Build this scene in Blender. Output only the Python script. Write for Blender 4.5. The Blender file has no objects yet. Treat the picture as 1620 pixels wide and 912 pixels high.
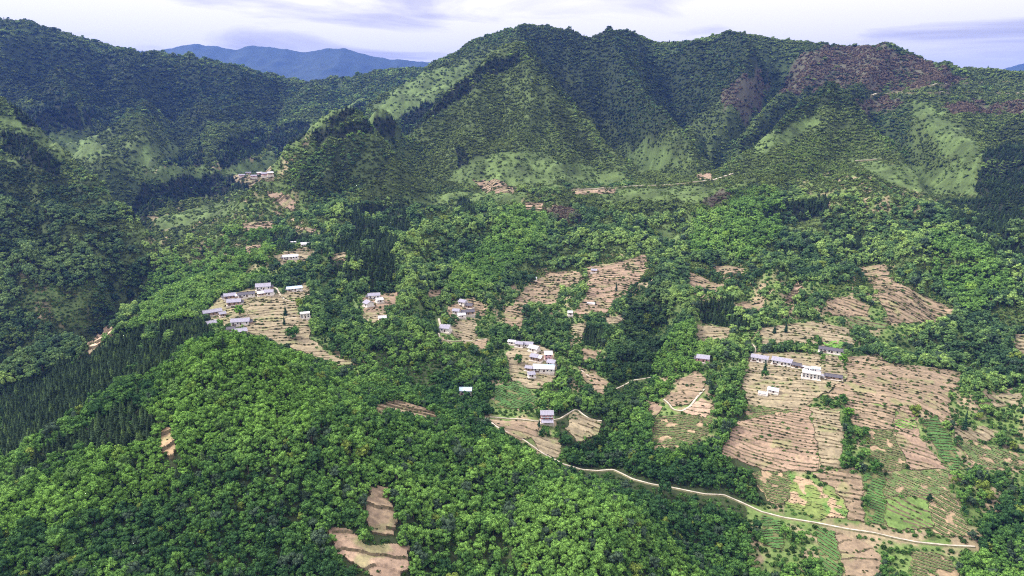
import bpy, math, random
import numpy as np
from math import radians, sin, cos, pi, tan, atan2, hypot

S = bpy.context.scene
COL = S.collection
random.seed(7)
RNG = np.random.default_rng(11)

# ------------------------------------------------------------------ camera, sky, sun, exposure
F = 1095.0                      # focal length in photograph pixels (1620 wide)
PITCH = radians(15)
cd = bpy.data.cameras.new('camera')
cam = bpy.data.objects.new('camera', cd); COL.objects.link(cam)
cd.sensor_width = 36; cd.lens = 36 * F / 1620
cd.clip_start = 1; cd.clip_end = 30000
cam.location = (0, 0, 0)
cam.rotation_euler = (pi/2 - PITCH, 0, 0)
S.camera = cam

HAZE = 0.00005
SUN_EL, SUN_AZ = 46, -78        # azimuth measured from the view direction, negative = left
w = bpy.data.worlds.new('World'); S.world = w; w.use_nodes = True
nt = w.node_tree; nt.nodes.clear()
def N(nt, typ, **kw):
    n = nt.nodes.new(typ)
    for k, v in kw.items():
        if k == 'inp':
            for i, x in v.items(): n.inputs[i].default_value = x
        else: setattr(n, k, v)
    return n
def L(nt, a, b): nt.links.new(a, b)
def ramp(nt, fac, stops, interp='LINEAR'):
    r = nt.nodes.new('ShaderNodeValToRGB'); r.color_ramp.interpolation = interp
    e = r.color_ramp.elements
    while len(e) < len(stops): e.new(0.5)
    for k, (p, c) in enumerate(stops):
        e[k].position = p; e[k].color = (*c, 1) if len(c) == 3 else c
    L(nt, fac, r.inputs[0]); return r
out = N(nt, 'ShaderNodeOutputWorld'); bg = N(nt, 'ShaderNodeBackground')
sky = N(nt, 'ShaderNodeTexSky', sky_type='NISHITA', sun_disc=False)
sky.sun_elevation = radians(SUN_EL); sky.sun_rotation = radians(SUN_AZ)
tc = N(nt, 'ShaderNodeTexCoord')
sep = N(nt, 'ShaderNodeSeparateXYZ'); L(nt, tc.outputs['Generated'], sep.inputs[0])
zz = N(nt, 'ShaderNodeMath', operation='MAXIMUM', inp={1: 0.0}); L(nt, sep.outputs[2], zz.inputs[0])
za = N(nt, 'ShaderNodeMath', operation='ADD', inp={1: 0.10}); L(nt, zz.outputs[0], za.inputs[0])
dx = N(nt, 'ShaderNodeMath', operation='DIVIDE'); L(nt, sep.outputs[0], dx.inputs[0]); L(nt, za.outputs[0], dx.inputs[1])
dy = N(nt, 'ShaderNodeMath', operation='DIVIDE'); L(nt, sep.outputs[1], dy.inputs[0]); L(nt, za.outputs[0], dy.inputs[1])
cb = N(nt, 'ShaderNodeCombineXYZ'); L(nt, dx.outputs[0], cb.inputs[0]); L(nt, dy.outputs[0], cb.inputs[1])
n1 = N(nt, 'ShaderNodeTexNoise', inp={'Scale': 0.75, 'Detail': 8.0, 'Roughness': 0.55, 'Distortion': 0.6}); L(nt, cb.outputs[0], n1.inputs['Vector'])
n2 = N(nt, 'ShaderNodeTexNoise', inp={'Scale': 0.13, 'Detail': 2.0}); L(nt, cb.outputs[0], n2.inputs['Vector'])
nm = N(nt, 'ShaderNodeMath', operation='MULTIPLY_ADD', inp={1: 0.75}); L(nt, n2.outputs[0], nm.inputs[0])
nh = N(nt, 'ShaderNodeMath', operation='MULTIPLY', inp={1: 0.5}); L(nt, n1.outputs[0], nh.inputs[0]); L(nt, nh.outputs[0], nm.inputs[2])
cr = ramp(nt, nm.outputs[0], [(0.46, (0.25, 0.232, 0.28)), (0.53, (0.40, 0.375, 0.415)), (0.60, (0.60, 0.565, 0.57))])
sk = N(nt, 'ShaderNodeMix', data_type='RGBA', inp={0: 0.96})
sm = N(nt, 'ShaderNodeMix', data_type='RGBA', blend_type='MULTIPLY', inp={0: 1.0, 7: (0.1, 0.1, 0.1, 1)})
L(nt, sky.outputs[0], sm.inputs[6]); L(nt, sm.outputs[2], sk.inputs[6]); L(nt, cr.outputs[0], sk.inputs[7])
# an overcast sky is brightest overhead: (1 + 2 sin elevation)
el = N(nt, 'ShaderNodeMath', operation='MULTIPLY_ADD', inp={1: 2.1, 2: 1.0}); L(nt, zz.outputs[0], el.inputs[0])
gm = N(nt, 'ShaderNodeVectorMath', operation='SCALE'); L(nt, sk.outputs[2], gm.inputs[0]); L(nt, el.outputs[0], gm.inputs['Scale'])
L(nt, gm.outputs[0], bg.inputs[0]); bg.inputs[1].default_value = 0.9
L(nt, bg.outputs[0], out.inputs[0])

sd = bpy.data.lights.new('sun', 'SUN'); sd.energy = 2.8; sd.angle = radians(7); sd.color = (1, 0.96, 0.88)
so = bpy.data.objects.new('sun', sd); COL.objects.link(so)
so.rotation_euler = (radians(90 - SUN_EL), 0, radians(-SUN_AZ) + pi)
S.view_settings.view_transform = 'Standard'; S.view_settings.look = 'None'
S.view_settings.exposure = 1.05; S.view_settings.gamma = 1
S.cycles.use_denoising = False; S.cycles.filter_width = 1.1; S.cycles.sample_clamp_indirect = 2; S.cycles.max_bounces = 5; S.cycles.diffuse_bounces = 2; S.cycles.glossy_bounces = 1
S.cycles.transparent_max_bounces = 6; S.cycles.volume_bounces = 1; S.cycles.transmission_bounces = 2

# ------------------------------------------------------------------ noise and pixel helpers
_P = RNG.permutation(4096).astype(np.int64); _G = RNG.uniform(0, 2*pi, 4096)
def gnoise(x, y, seed=0):
    x = np.asarray(x, float) + seed*17.31; y = np.asarray(y, float) - seed*9.77
    xi = np.floor(x).astype(np.int64); yi = np.floor(y).astype(np.int64)
    fx = x-xi; fy = y-yi
    u = fx*fx*fx*(fx*(fx*6-15)+10); v = fy*fy*fy*(fy*(fy*6-15)+10)
    def g(a, b, dx, dy):
        t = _G[_P[(_P[a & 4095] + b) & 4095]]
        return np.cos(t)*dx + np.sin(t)*dy
    a = g(xi, yi, fx, fy); b = g(xi+1, yi, fx-1, fy); c = g(xi, yi+1, fx, fy-1); d = g(xi+1, yi+1, fx-1, fy-1)
    return ((a*(1-u)+b*u)*(1-v) + (c*(1-u)+d*u)*v)*1.5
def fbm(x, y, s, o=4, seed=0, rough=0.5):
    r = 0; a = 1; t = 0
    for k in range(o):
        r = r + a*gnoise(x/s, y/s, seed+k); t += a; a *= rough; s *= 0.5
    return r/t
def ridged(x, y, s, o=3, seed=0):
    r = 0; a = 1; t = 0
    for k in range(o):
        r = r + a*(1-2*np.abs(gnoise(x/s, y/s, seed+k))); t += a; a *= .5; s *= .5
    return r/t
def sst(x, a, b):
    t = np.clip((x-a)/(b-a), 0, 1); return t*t*(3-2*t)
CP, SP = cos(PITCH), sin(PITCH)
def ray(px, py):
    a = (px-810)/F; b = (456-py)/F
    return np.array([a, CP+b*SP, -SP+b*CP])
def P3(px, py, D):
    r = ray(px, py); return r*(D/r[1])

# ------------------------------------------------------------------ terrain: ridge and valley lines (pixel, pixel, metres ahead)
LINES = [
 # left mountain crest
 [(-250,10,2150),(-80,20,2250),(0,28,2300),(60,38,2350),(100,52,2400),(150,64,2450),(200,78,2500),(300,88,2600),(370,103,2650),(420,116,2700),(480,128,2750),(540,124,2850),(600,112,2900),(660,106,2950),(700,112,3000)],
 [(100,52,2400),(90,100,2150),(110,150,1900),(60,170,1800)],
 [(200,78,2500),(210,120,2250),(230,160,2000),(220,200,1680)],
 [(300,88,2600),(320,140,2250),(335,190,1900),(325,235,1680)],
 [(250,120,2330),(280,170,2020),(270,225,1700)],
 [(420,116,2700),(430,160,2300),(420,200,1950),(400,235,1750)],
 [(370,150,2300),(380,200,1950)],
 [(540,124,2850),(520,150,2500),(490,175,2200),(470,205,1950)],
 [(0,120,1950),(-100,130,1900)],[(0,165,1830),(-150,170,1800)],
 [(0,183,1750),(60,195,1660),(110,205,1580),(130,213,1520),(160,232,1480),(190,262,1440)],
 [(130,213,1520),(120,250,1420)],[(40,225,1500)],[(220,205,1640),(240,245,1560)],[(275,225,1660)],[(180,225,1560)],
 # valley floor
 [(230,264,1560),(300,272,1540),(360,277,1530),(430,283,1500)],[(340,252,1640),(430,238,1700),(480,218,1850),(530,192,2030),(560,175,2200)],
 # left hill
 [(-250,180,1150),(-80,195,1150),(0,210,1150),(60,245,1130),(110,283,1100),(165,320,1050),(215,370,990),(243,420,930),(225,455,880)],
 [(0,350,930),(-100,340,930)],[(60,330,1000),(80,400,900),(120,470,830)],[(0,480,800),(-100,480,790)],[(60,560,730)],[(190,400,930)],[(150,440,870),(170,490,820)],
 [(0,265,1380)],[(60,305,1310)],[(-120,260,1350)],
 # gorge
 [(190,285,1370),(200,320,1240),(225,375,1120),(262,420,1020),(250,470,930),(205,505,860),(175,535,800),(140,570,745),(100,600,715),(50,618,700),(0,625,700),(-100,630,700)],
 [(260,300,1380),(310,330,1250),(350,345,1180)],[(300,390,1020),(340,420,920)],[(400,355,1050),(340,380,1040)],[(380,300,1350)],[(300,425,930),(260,460,880),(225,500,820)],
 # central mountain left flank and skyline
 [(830,40,2300),(790,50,2280),(760,60,2250),(720,82,2230),(690,98,2200),(640,122,2150),(590,150,2100),(540,178,2000),(495,202,1850),(450,232,1680)],
 [(830,40,2300),(870,42,2300),(900,50,2300),(930,57,2300),(960,50,2280),(985,47,2280),(1010,55,2280),(1040,68,2250),(1100,66,2200),(1150,50,2200),(1200,57,2150),(1250,66,2100),(1310,70,2050),(1360,72,2000),(1400,70,1980),(1430,78,1950),(1460,92,1900),(1500,103,1850),(1550,108,1800),(1620,114,1750),(1750,120,1700),(1900,120,1700)],
 [(620,180,1850),(580,192,1780)],[(700,140,1950),(730,110,2060)],[(760,120,2000),(700,160,1930),(650,190,1810),(600,210,1700),(540,222,1600),(500,232,1560)],
 # pyramid
 [(835,58,2150),(828,78,1930),(820,92,1720)],
 [(820,92,1720),(790,108,1690),(760,135,1640),(700,182,1560),(640,235,1470),(600,275,1400),(560,312,1320)],
 [(820,92,1720),(850,118,1650),(880,150,1580),(915,190,1500),(950,230,1430),(985,272,1350)],
 [(835,128,1610),(845,190,1470),(830,245,1360)],[(770,180,1530),(740,230,1420)],[(800,215,1440)],[(880,215,1440),(900,255,1370)],
 # right of the pyramid
 [(890,90,2120),(925,130,2010),(965,180,1850),(1010,230,1650),(1040,262,1480)],
 [(960,50,2280),(990,95,2050),(1030,150,1850),(1055,195,1680),(1095,240,1510),(1130,268,1410)],
 [(1040,75,2240),(1060,115,2130),(1072,155,2010),(1082,195,1880),(1115,222,1720),(1150,252,1540)],
 [(1150,50,2200),(1200,85,2020),(1160,130,1860),(1115,175,1700),(1090,205,1600)],
 [(1300,75,2040),(1260,110,1900),(1200,165,1730),(1150,212,1580),(1125,235,1520)],
 [(1225,105,2080),(1185,155,1920),(1140,200,1760)],
 [(1400,72,1980),(1385,100,1850),(1350,130,1690),(1330,150,1560),(1310,163,1450)],
 [(1310,163,1450),(1280,180,1420),(1250,200,1380),(1200,240,1320),(1170,262,1280)],
 [(1310,163,1450),(1350,195,1380),(1400,235,1300),(1435,265,1220),(1450,300,1150)],
 [(1310,220,1330),(1320,260,1240)],
 [(1290,135,1790),(1250,165,1720),(1205,208,1570),(1165,245,1440)],[(1375,155,1640),(1410,200,1500),(1460,255,1290),(1490,300,1160)],
 [(1400,146,1600),(1500,136,1600),(1620,130,1560),(1750,130,1550)],[(1460,110,1800),(1550,120,1720)],
 [(1460,165,1480),(1500,205,1370),(1545,255,1250),(1560,300,1130)],[(1620,190,1340),(1620,240,1220),(1640,300,1060)],[(1560,180,1400)],
 [(700,288,1310),(760,298,1250),(850,295,1240),(950,298,1220),(1050,294,1210),(1130,285,1210),(1200,290,1170),(1300,285,1150),(1400,270,1180)],
 # knoll left of the pyramid
 [(555,222,1300),(525,222,1290),(495,240,1270),(455,268,1230),(430,292,1180),(405,330,1110)],
 [(535,221,1300),(578,222,1300)],[(555,222,1300),(590,230,1280),(615,250,1250)],[(600,205,1420)],[(530,235,1240),(575,240,1240)],[(560,260,1210),(560,310,1150)],[(480,310,1140)],[(640,290,1290),(640,320,1180)],
 # middle ground
 [(450,335,1110),(460,400,880),(440,440,760),(420,462,700)],[(600,360,990),(600,400,880),(600,440,780),(600,480,700),(600,530,610)],
 [(530,330,1090),(530,400,890),(520,450,760),(500,500,650)],
 [(800,312,1170),(800,340,1060),(765,375,970),(715,440,850)],[(690,380,960),(660,430,820),(680,470,740)],[(900,350,1050),(880,400,950),(860,430,880)],
 [(850,470,790),(850,520,690),(835,550,640),(850,580,600),(850,610,570),(840,640,530),(820,665,490)],[(1000,330,1110),(990,380,960),(970,420,880),(950,470,780),(930,520,690),(925,560,640)],
 [(1100,340,1080),(1060,400,930),(1045,450,830),(1035,500,745),(1015,560,655),(990,620,570),(965,680,505),(940,725,468),(960,760,440)],
 [(1200,310,1100),(1190,350,1010),(1150,410,900),(1130,460,800),(1150,510,710),(1120,560,640),(1100,600,570)],
 [(1300,340,1040),(1300,400,890),(1290,450,790),(1270,500,710),(1280,540,650)],
 [(1450,350,1000),(1420,400,890),(1400,440,800),(1410,490,720),(1400,530,680),(1360,562,610),(1320,600,550),(1310,650,505),(1300,700,465),(1300,760,430),(1300,820,400),(1290,912,350)],
 [(1500,330,1060),(1560,370,900),(1600,430,780),(1560,500,720),(1600,560,650),(1750,480,700)],[(1640,400,820),(1750,380,800)],
 [(1450,620,530),(1460,700,465),(1470,780,415),(1480,850,385),(1500,912,350)],[(1600,640,520),(1600,700,480),(1600,800,410),(1620,912,350),(1750,800,400)],
 [(1190,600,565),(1170,660,510),(1180,720,460),(1200,790,425),(1210,860,375)],
 [(1080,640,520),(1070,680,485),(1080,730,450),(1060,800,405),(1080,870,375),(1080,912,350)],
 [(920,650,515),(900,690,485),(880,725,460)],[(700,560,580),(740,620,530),(760,655,500)],[(650,600,535),(700,640,505)],[(560,560,570),(600,600,520)],
 [(800,430,870),(790,480,750),(760,520,680),(780,570,610)],
 [(380,475,680),(350,505,640)],[(400,500,640),(450,520,610),(500,555,570)],[(380,525,600)],
 # near knoll
 [(375,546,430),(345,555,432),(300,571,430),(240,612,410),(210,652,390),(150,710,360),(60,768,330),(0,805,310),(-120,860,290)],
 [(375,546,430),(420,556,438),(455,570,442),(500,597,445),(560,630,447),(600,647,445),(660,664,442),(720,686,432),(760,704,422),(810,732,408),(860,760,395),(910,786,385),(960,808,372),(1010,835,355),(1045,873,340),(1060,925,320)],
 [(380,560,520)],[(300,580,515)],[(450,590,520)],
 [(480,620,410),(530,660,385),(555,720,355),(560,780,330),(560,850,300),(560,930,275)],
 [(400,620,385),(390,700,350),(380,800,315),(380,912,280),(380,1000,255)],[(200,760,325),(200,850,295),(200,930,270)],[(0,860,285),(0,940,260),(-150,930,270)],[(300,750,330)],
 [(700,740,385),(720,820,340),(740,912,300),(750,1000,270)],[(620,800,330),(630,900,290)],[(900,830,335),(930,912,300)],
 # conifer slope
 [(200,595,480),(100,655,450),(0,725,400),(-100,780,380)],[(0,650,510),(100,605,580),(200,555,620),(300,520,600)],[(0,608,600),(80,578,650),(160,542,705),(230,508,760)],
 [(1200,950,330),(1500,1000,310)],[(1000,1000,280)],
]
BACK = [(x, y, z) for x, y, z in [(-3200,3600,100),(-2000,3900,-60),(-900,3900,-60),(0,3700,-80),(900,3400,-80),(1800,3000,-60),(2600,2700,-60),
        (-1200,3400,-20),(-300,3500,-60),(0,2900,40),(500,2900,20),(1000,2700,20),(1600,2400,0),(-3500,5200,-60),(-1500,5300,-60),(0,5300,-60),(1500,5300,-60),(3500,5200,-60),
        (-2600,2400,330),(2500,1800,60),(-420,60,-260),(0,100,-200),(420,80,-290),(-60,200,-205),(200,200,-240),(700,250,-290),(-500,200,-230),(-900,500,-250),(1200,600,-200),(-1500,1000,-20),(1700,1100,0)]]
SKY_L = [k for k, l in enumerate(LINES) if l[0] == (830,40,2300) and l[-1][0] == 450][0]; SKY_R = [k for k, l in enumerate(LINES) if l[0] == (830,40,2300) and l[-1][0] == 1900][0]
pts = []
for ln in LINES:
    q = [P3(*p) for p in ln]
    pts.append(q[0])
    for a, b in zip(q[:-1], q[1:]):
        d = np.linalg.norm(b-a); n = max(1, int(d/(22+0.03*a[1])))
        for k in range(1, n+1): pts.append(a+(b-a)*k/n)
pts = np.array(pts + [np.array(b, float) for b in BACK])
key = np.unique(np.round(pts[:, :2]/9).astype(int), axis=0, return_index=True)[1]
pts = pts[key]
def basis(x, y):
    dx = x[:, None]-pts[None, :, 0]; dy = y[:, None]-pts[None, :, 1]
    return np.sqrt(dx*dx+dy*dy+30.0**2)/1000
n = len(pts)
A = np.zeros((n+3, n+3)); A[:n, :n] = basis(pts[:, 0], pts[:, 1]) - 0.004*np.eye(n)
A[:n, n] = 1; A[:n, n+1] = pts[:, 0]/1000; A[:n, n+2] = pts[:, 1]/1000; A[n:, :n] = A[:n, n:].T
W = np.linalg.solve(A, np.concatenate([pts[:, 2], [0, 0, 0]]))
AZ0, AZ1, R0, R1 = radians(-48), radians(48), 190.0, 5600.0
NA, NR = 1150, 760
def rbf(x, y):
    o = np.empty(len(x))
    for k in range(0, len(x), 8000):
        s = slice(k, k+8000)
        o[s] = basis(x[s], y[s])@W[:n] + W[n] + W[n+1]*x[s]/1000 + W[n+2]*y[s]/1000
    return o
ca = np.linspace(AZ0, AZ1, 330); cr_ = np.linspace(math.log(R0), math.log(R1), 300)
AA, RR = np.meshgrid(ca, cr_, indexing='ij')
HC = rbf((np.exp(RR)*np.sin(AA)).ravel(), (np.exp(RR)*np.cos(AA)).ravel()).reshape(AA.shape)
def bil(arr, u, v):
    u = np.clip(u, 0, arr.shape[0]-1.001); v = np.clip(v, 0, arr.shape[1]-1.001)
    i = u.astype(int); j = v.astype(int); fu = u-i; fv = v-j
    return (arr[i, j]*(1-fu)+arr[i+1, j]*fu)*(1-fv)+(arr[i, j+1]*(1-fu)+arr[i+1, j+1]*fu)*fv
ga = np.linspace(AZ0, AZ1, NA); gr = np.exp(np.linspace(math.log(R0), math.log(R1), NR))
GA, GR = np.meshgrid(ga, gr, indexing='ij')
GX = GR*np.sin(GA); GY = GR*np.cos(GA)
H = bil(HC, (GA-AZ0)/(AZ1-AZ0)*(len(ca)-1), (np.log(GR)-math.log(R0))/(math.log(R1)-math.log(R0))*(len(cr_)-1))
farw = sst(GR, 1150, 1650)
wx = GX+70*fbm(GX, GY, 260, 3, 31); wy = GY*.8+70*fbm(GX, GY, 260, 3, 41)
# crisp spurs and cut gullies on the central mountains
def dline(lines):
    P_ = []
    for ln in lines:
        q = [P3(*p) for p in ln]
        for a, b in zip(q[:-1], q[1:]):
            m_ = max(1, int(np.linalg.norm((b-a)[:2])/14))
            P_ += [(a+(b-a)*k/m_)[:2] for k in range(m_)]
        P_.append(q[-1][:2])
    P_ = np.array(P_); X_ = (np.exp(RR)*np.sin(AA)).ravel(); Y_ = (np.exp(RR)*np.cos(AA)).ravel(); sel = (Y_ > 640) & (Y_ < 2700)
    o = np.full(X_.shape, 1e4); i_ = np.where(sel)[0]
    for k in range(0, len(i_), 6000):
        j = i_[k:k+6000]; o[j] = np.sqrt(((X_[j, None]-P_[None, :, 0])**2+(Y_[j, None]-P_[None, :, 1])**2).min(1))
    return bil(o.reshape(AA.shape), (GA-AZ0)/(AZ1-AZ0)*(len(ca)-1), (np.log(GR)-math.log(R0))/(math.log(R1)-math.log(R0))*(len(cr_)-1))
RIDGE = [[(835,62,2120),(828,80,1900),(820,92,1720),(790,108,1690),(760,135,1640),(700,182,1560),(640,235,1470),(600,275,1400),(565,308,1330)],
 [(820,92,1720),(850,118,1650),(880,150,1580),(915,190,1500),(950,230,1430),(985,272,1350)],
 [(835,128,1610),(845,170,1510),(825,225,1400)],[(760,150,1590),(745,190,1500),(720,240,1400)],[(860,150,1570),(890,205,1460),(900,255,1370)],
 [(960,52,2260),(990,95,2050),(1030,150,1850),(1055,195,1680),(1095,240,1510),(1130,268,1410)],[(900,52,2280),(905,100,2080),(940,150,1900),(985,205,1720)],
 [(1100,70,2180),(1105,110,2050),(1100,150,1900)],[(1150,55,2180),(1200,85,2020),(1160,130,1860),(1115,175,1700),(1090,205,1600)],
 [(1300,78,2030),(1260,110,1900),(1200,165,1730),(1150,212,1580),(1125,235,1520)],
 [(1400,80,1950),(1385,100,1850),(1350,130,1690),(1330,150,1560),(1310,163,1450),(1280,180,1420),(1250,200,1380),(1200,240,1320),(1170,262,1280)],
 [(1310,163,1450),(1350,195,1380),(1400,235,1300),(1435,265,1220),(1450,300,1150)],[(1310,165,1440),(1300,220,1320),(1280,265,1230)],
 [(1460,165,1480),(1500,205,1370),(1545,255,1250),(1560,300,1130)],[(1500,105,1830),(1480,140,1650)],
 [(555,222,1300),(525,222,1290),(495,240,1270),(455,268,1230),(430,292,1180)],[(800,312,1170),(800,340,1060),(765,375,970),(715,440,880)],
 [(130,213,1520),(160,232,1480),(190,262,1440)],[(220,205,1640),(240,245,1560)],[(100,52,2400),(90,100,2150),(110,150,1900),(60,170,1800)],[(200,78,2500),(210,120,2250),(230,160,2000),(220,200,1680)],
 [(300,88,2600),(320,140,2250),(335,190,1900),(325,235,1680)],[(1200,315,1100),(1150,360,1000),(1120,400,930)],[(1330,310,1120),(1400,350,1010),(1460,385,920)]]
GULLY = [[(870,70,2120),(900,110,2040),(935,160,1900),(975,205,1760),(1010,240,1630),(1040,265,1450)],[(1040,75,2240),(1060,115,2130),(1072,155,2010),(1082,195,1880),(1115,222,1720),(1150,252,1540)],
 [(1225,95,2100),(1185,150,1930),(1140,200,1760)],[(1290,130,1800),(1250,165,1720),(1205,208,1570),(1165,245,1440)],[(1375,155,1640),(1410,200,1500),(1460,255,1290),(1490,300,1160)],
 [(800,95,1900),(760,120,1900),(700,160,1840),(650,192,1750),(600,212,1660),(540,222,1580)],[(150,75,2350),(160,130,2050),(150,180,1750)],[(255,100,2400),(275,160,2050),(270,220,1700)],[(1560,135,1650),(1600,200,1350)],
 [(900,330,1100),(870,390,960),(850,440,860)],[(690,340,1080),(670,400,920)],[(1260,330,1080),(1230,400,920),(1200,440,830)],[(1060,330,1100),(1055,400,930),(1040,450,840)]]
GORGE = [[(262,420,1020),(250,470,930),(205,505,860),(175,535,800),(140,570,745),(100,600,715),(50,618,700)],[(190,285,1370),(200,320,1240),(225,375,1120),(262,420,1020)]]
LEFTR = [[(0,210,1150),(60,245,1130),(110,283,1100),(165,320,1050),(215,370,990),(243,415,935)],[(60,300,1050),(95,370,930),(150,430,870),(180,480,830)],[(0,290,1010),(20,380,900),(60,450,830)]]
H = H - sst(GR, 600, 680)*34*np.exp(-dline(GORGE)/38) + sst(GR, 700, 800)*26*(np.exp(-dline(LEFTR)/34)-.15)*sst(-GX, 250, 420)
mid_ = sst(GR, 850, 1150)
cen = np.clip(1-.55*sst(GX, -700, -350), .45, 1)
H = H + mid_*(.45+.55*farw)*(34*(np.exp(-dline(RIDGE)/48)-.28) - 26*np.exp(-dline(GULLY)/42))
H = H + farw*cen*(46*(ridged(wx, wy, 330, 4, 3)-0.35) + 5*fbm(GX, GY, 90, 3, 5)) + (1-farw)*(2.6*fbm(GX, GY, 70, 3, 8)) + sst(GR, 600, 900)*(1-farw)*13*(ridged(wx, wy, 190, 3, 13)-.3)
# sharpen the relief of the high ground: ridges stand further out of their surroundings
def blur(a, k):
    for _ in range(2):
        for ax in (0, 1):
            p = np.concatenate([np.repeat(np.take(a, [0], ax), k, ax), a, np.repeat(np.take(a, [-1], ax), k, ax)], ax)
            c = np.cumsum(p, ax); c = np.concatenate([np.zeros_like(np.take(c, [0], ax)), c], ax); m_ = a.shape[ax]
            a = (np.take(c, range(2*k+1, 2*k+1+m_), ax)-np.take(c, range(0, m_), ax))/(2*k+1)
    return a
det = H-blur(H, 34)
H = H+det*(.9*farw+.25*(1-farw)*sst(GR, 500, 900))
# settle the crest lines to the heights seen against the sky
sk_ = np.array([P3(*p) for ln in (LINES[0], LINES[SKY_L], LINES[SKY_R]) for p in ln]); sa_ = np.arctan2(sk_[:, 0], sk_[:, 1]); ss_ = sk_[:, 2]/np.hypot(sk_[:, 0], sk_[:, 1])
env = np.full(NA, -9.0); i0 = 0
for ln in (LINES[0], LINES[SKY_L], LINES[SKY_R]):
    q_ = np.array([P3(*p) for p in ln]); a_ = np.arctan2(q_[:, 0], q_[:, 1]); o_ = np.argsort(a_); v_ = (q_[:, 2]/np.hypot(q_[:, 0], q_[:, 1]))[o_]; a_ = a_[o_]
    env = np.maximum(env, np.where((ga >= a_[0]) & (ga <= a_[-1]), np.interp(ga, a_, v_), -9.0))
have = (H/GR)[:, GR[0] > 1200].max(1)+.0018
cor = np.where(env > -5, env-have, 0.0)
kk_ = np.ones(15)/15; cor = np.convolve(np.pad(cor, 7, mode='edge'), kk_, 'valid')
H = H+cor[:, None]*GR*sst(GR, 1250, 1800)
lh = sst(-GX/GY, .42, .55)*sst(GR, 700, 900)*(1-sst(GR, 1300, 1500))
H = H + lh*9*(ridged(wx, wy, 130, 3, 23)-.3)
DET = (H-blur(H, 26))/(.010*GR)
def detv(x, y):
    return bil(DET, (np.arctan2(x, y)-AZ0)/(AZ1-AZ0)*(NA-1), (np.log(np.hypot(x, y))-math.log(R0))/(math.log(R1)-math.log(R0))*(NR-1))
def hgt(x, y):
    x = np.asarray(x, float); y = np.asarray(y, float)
    r = np.hypot(x, y); a = np.arctan2(x, y)
    return bil(H, (a-AZ0)/(AZ1-AZ0)*(NA-1), (np.log(np.maximum(r, 1))-math.log(R0))/(math.log(R1)-math.log(R0))*(NR-1))
_T = np.exp(np.linspace(math.log(215), math.log(4500), 1500))
def hit(px, py):
    """where the sight line through a photograph pixel meets the ground"""
    r = ray(px, py); X = r[0]*_T; Y = r[1]*_T; Z = r[2]*_T
    d = Z-hgt(X, Y); k = np.argmax(d < 0)
    if d[k] >= 0: return None
    if k == 0: t = _T[0]
    else: t = _T[k-1]+(_T[k]-_T[k-1])*d[k-1]/(d[k-1]-d[k])
    return np.array([r[0]*t, r[1]*t, r[2]*t])
def hitline(P, closed=True, step=14):
    o = []; m = len(P)
    for k in range(m if closed else m-1):
        a = P[k]; b = P[(k+1) % m]; c = max(1, int(hypot(a[0]-b[0], a[1]-b[1])/step))
        for j in range(c):
            h = hit(a[0]+(b[0]-a[0])*j/c, a[1]+(b[1]-a[1])*j/c)
            if h is not None: o.append(h)
    if not closed:
        h = hit(*P[-1])
        if h is not None: o.append(h)
    return np.array(o)
def project(x, y, z):
    dep = y*CP - z*SP; up = y*SP + z*CP
    return 810+F*x/dep, 456-F*up/dep, dep
def inside(poly, x, y):
    x = np.asarray(x); y = np.asarray(y)
    res = np.zeros(x.shape, bool)
    bx = (x >= poly[:, 0].min()) & (x <= poly[:, 0].max()) & (y >= poly[:, 1].min()) & (y <= poly[:, 1].max())
    if not bx.any(): return res
    xs = x[bx]; ys = y[bx]; r = np.zeros(xs.shape, bool); m = len(poly)
    for k in range(m):
        x1, y1 = poly[k, :2]; x2, y2 = poly[(k+1) % m, :2]
        if y1 == y2: continue
        c = ((y1 > ys) != (y2 > ys)) & (xs < (x2-x1)*(ys-y1)/(y2-y1)+x1)
        r ^= c
    res[bx] = r; return res

# ------------------------------------------------------------------ object helpers
def mesh(name, v, f, mat=None, smooth=False, cols=None):
    me = bpy.data.meshes.new(name)
    v = np.asarray(v, np.float32)
    if isinstance(f, np.ndarray):
        me.vertices.add(len(v)); me.vertices.foreach_set('co', v.ravel())
        k = f.shape[1]; me.loops.add(f.size); me.loops.foreach_set('vertex_index', f.astype(np.int32).ravel())
        me.polygons.add(len(f)); me.polygons.foreach_set('loop_start', np.arange(0, f.size, k, dtype=np.int32))
        me.polygons.foreach_set('loop_total', np.full(len(f), k, np.int32)); me.update(calc_edges=True)
    else:
        me.from_pydata([tuple(q) for q in v.tolist()], [], f)
    if mat is not None:
        for m in (mat if isinstance(mat, (list, tuple)) else [mat]): me.materials.append(m)
    if smooth: me.polygons.foreach_set('use_smooth', np.ones(len(me.polygons), bool))
    if cols is not None:
        at = me.color_attributes.new('ground_color', 'FLOAT_COLOR', 'POINT')
        c = np.ones((len(v), 4), np.float32); c[:, :3] = cols; at.data.foreach_set('color', c.ravel())
    return me
def ob(name, me, parent=None, loc=None, **props):
    o = bpy.data.objects.new(name, me); COL.objects.link(o)
    if parent is not None: o.parent = parent
    if loc is not None: o.location = loc
    for k, v in props.items(): o[k] = v
    return o
def thing(name, label, cat, loc, rz=0, group=None):
    o = ob(name, None, loc=loc, label=label, category=cat); o.rotation_euler = (0, 0, rz)
    if group: o['group'] = group
    return o
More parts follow.
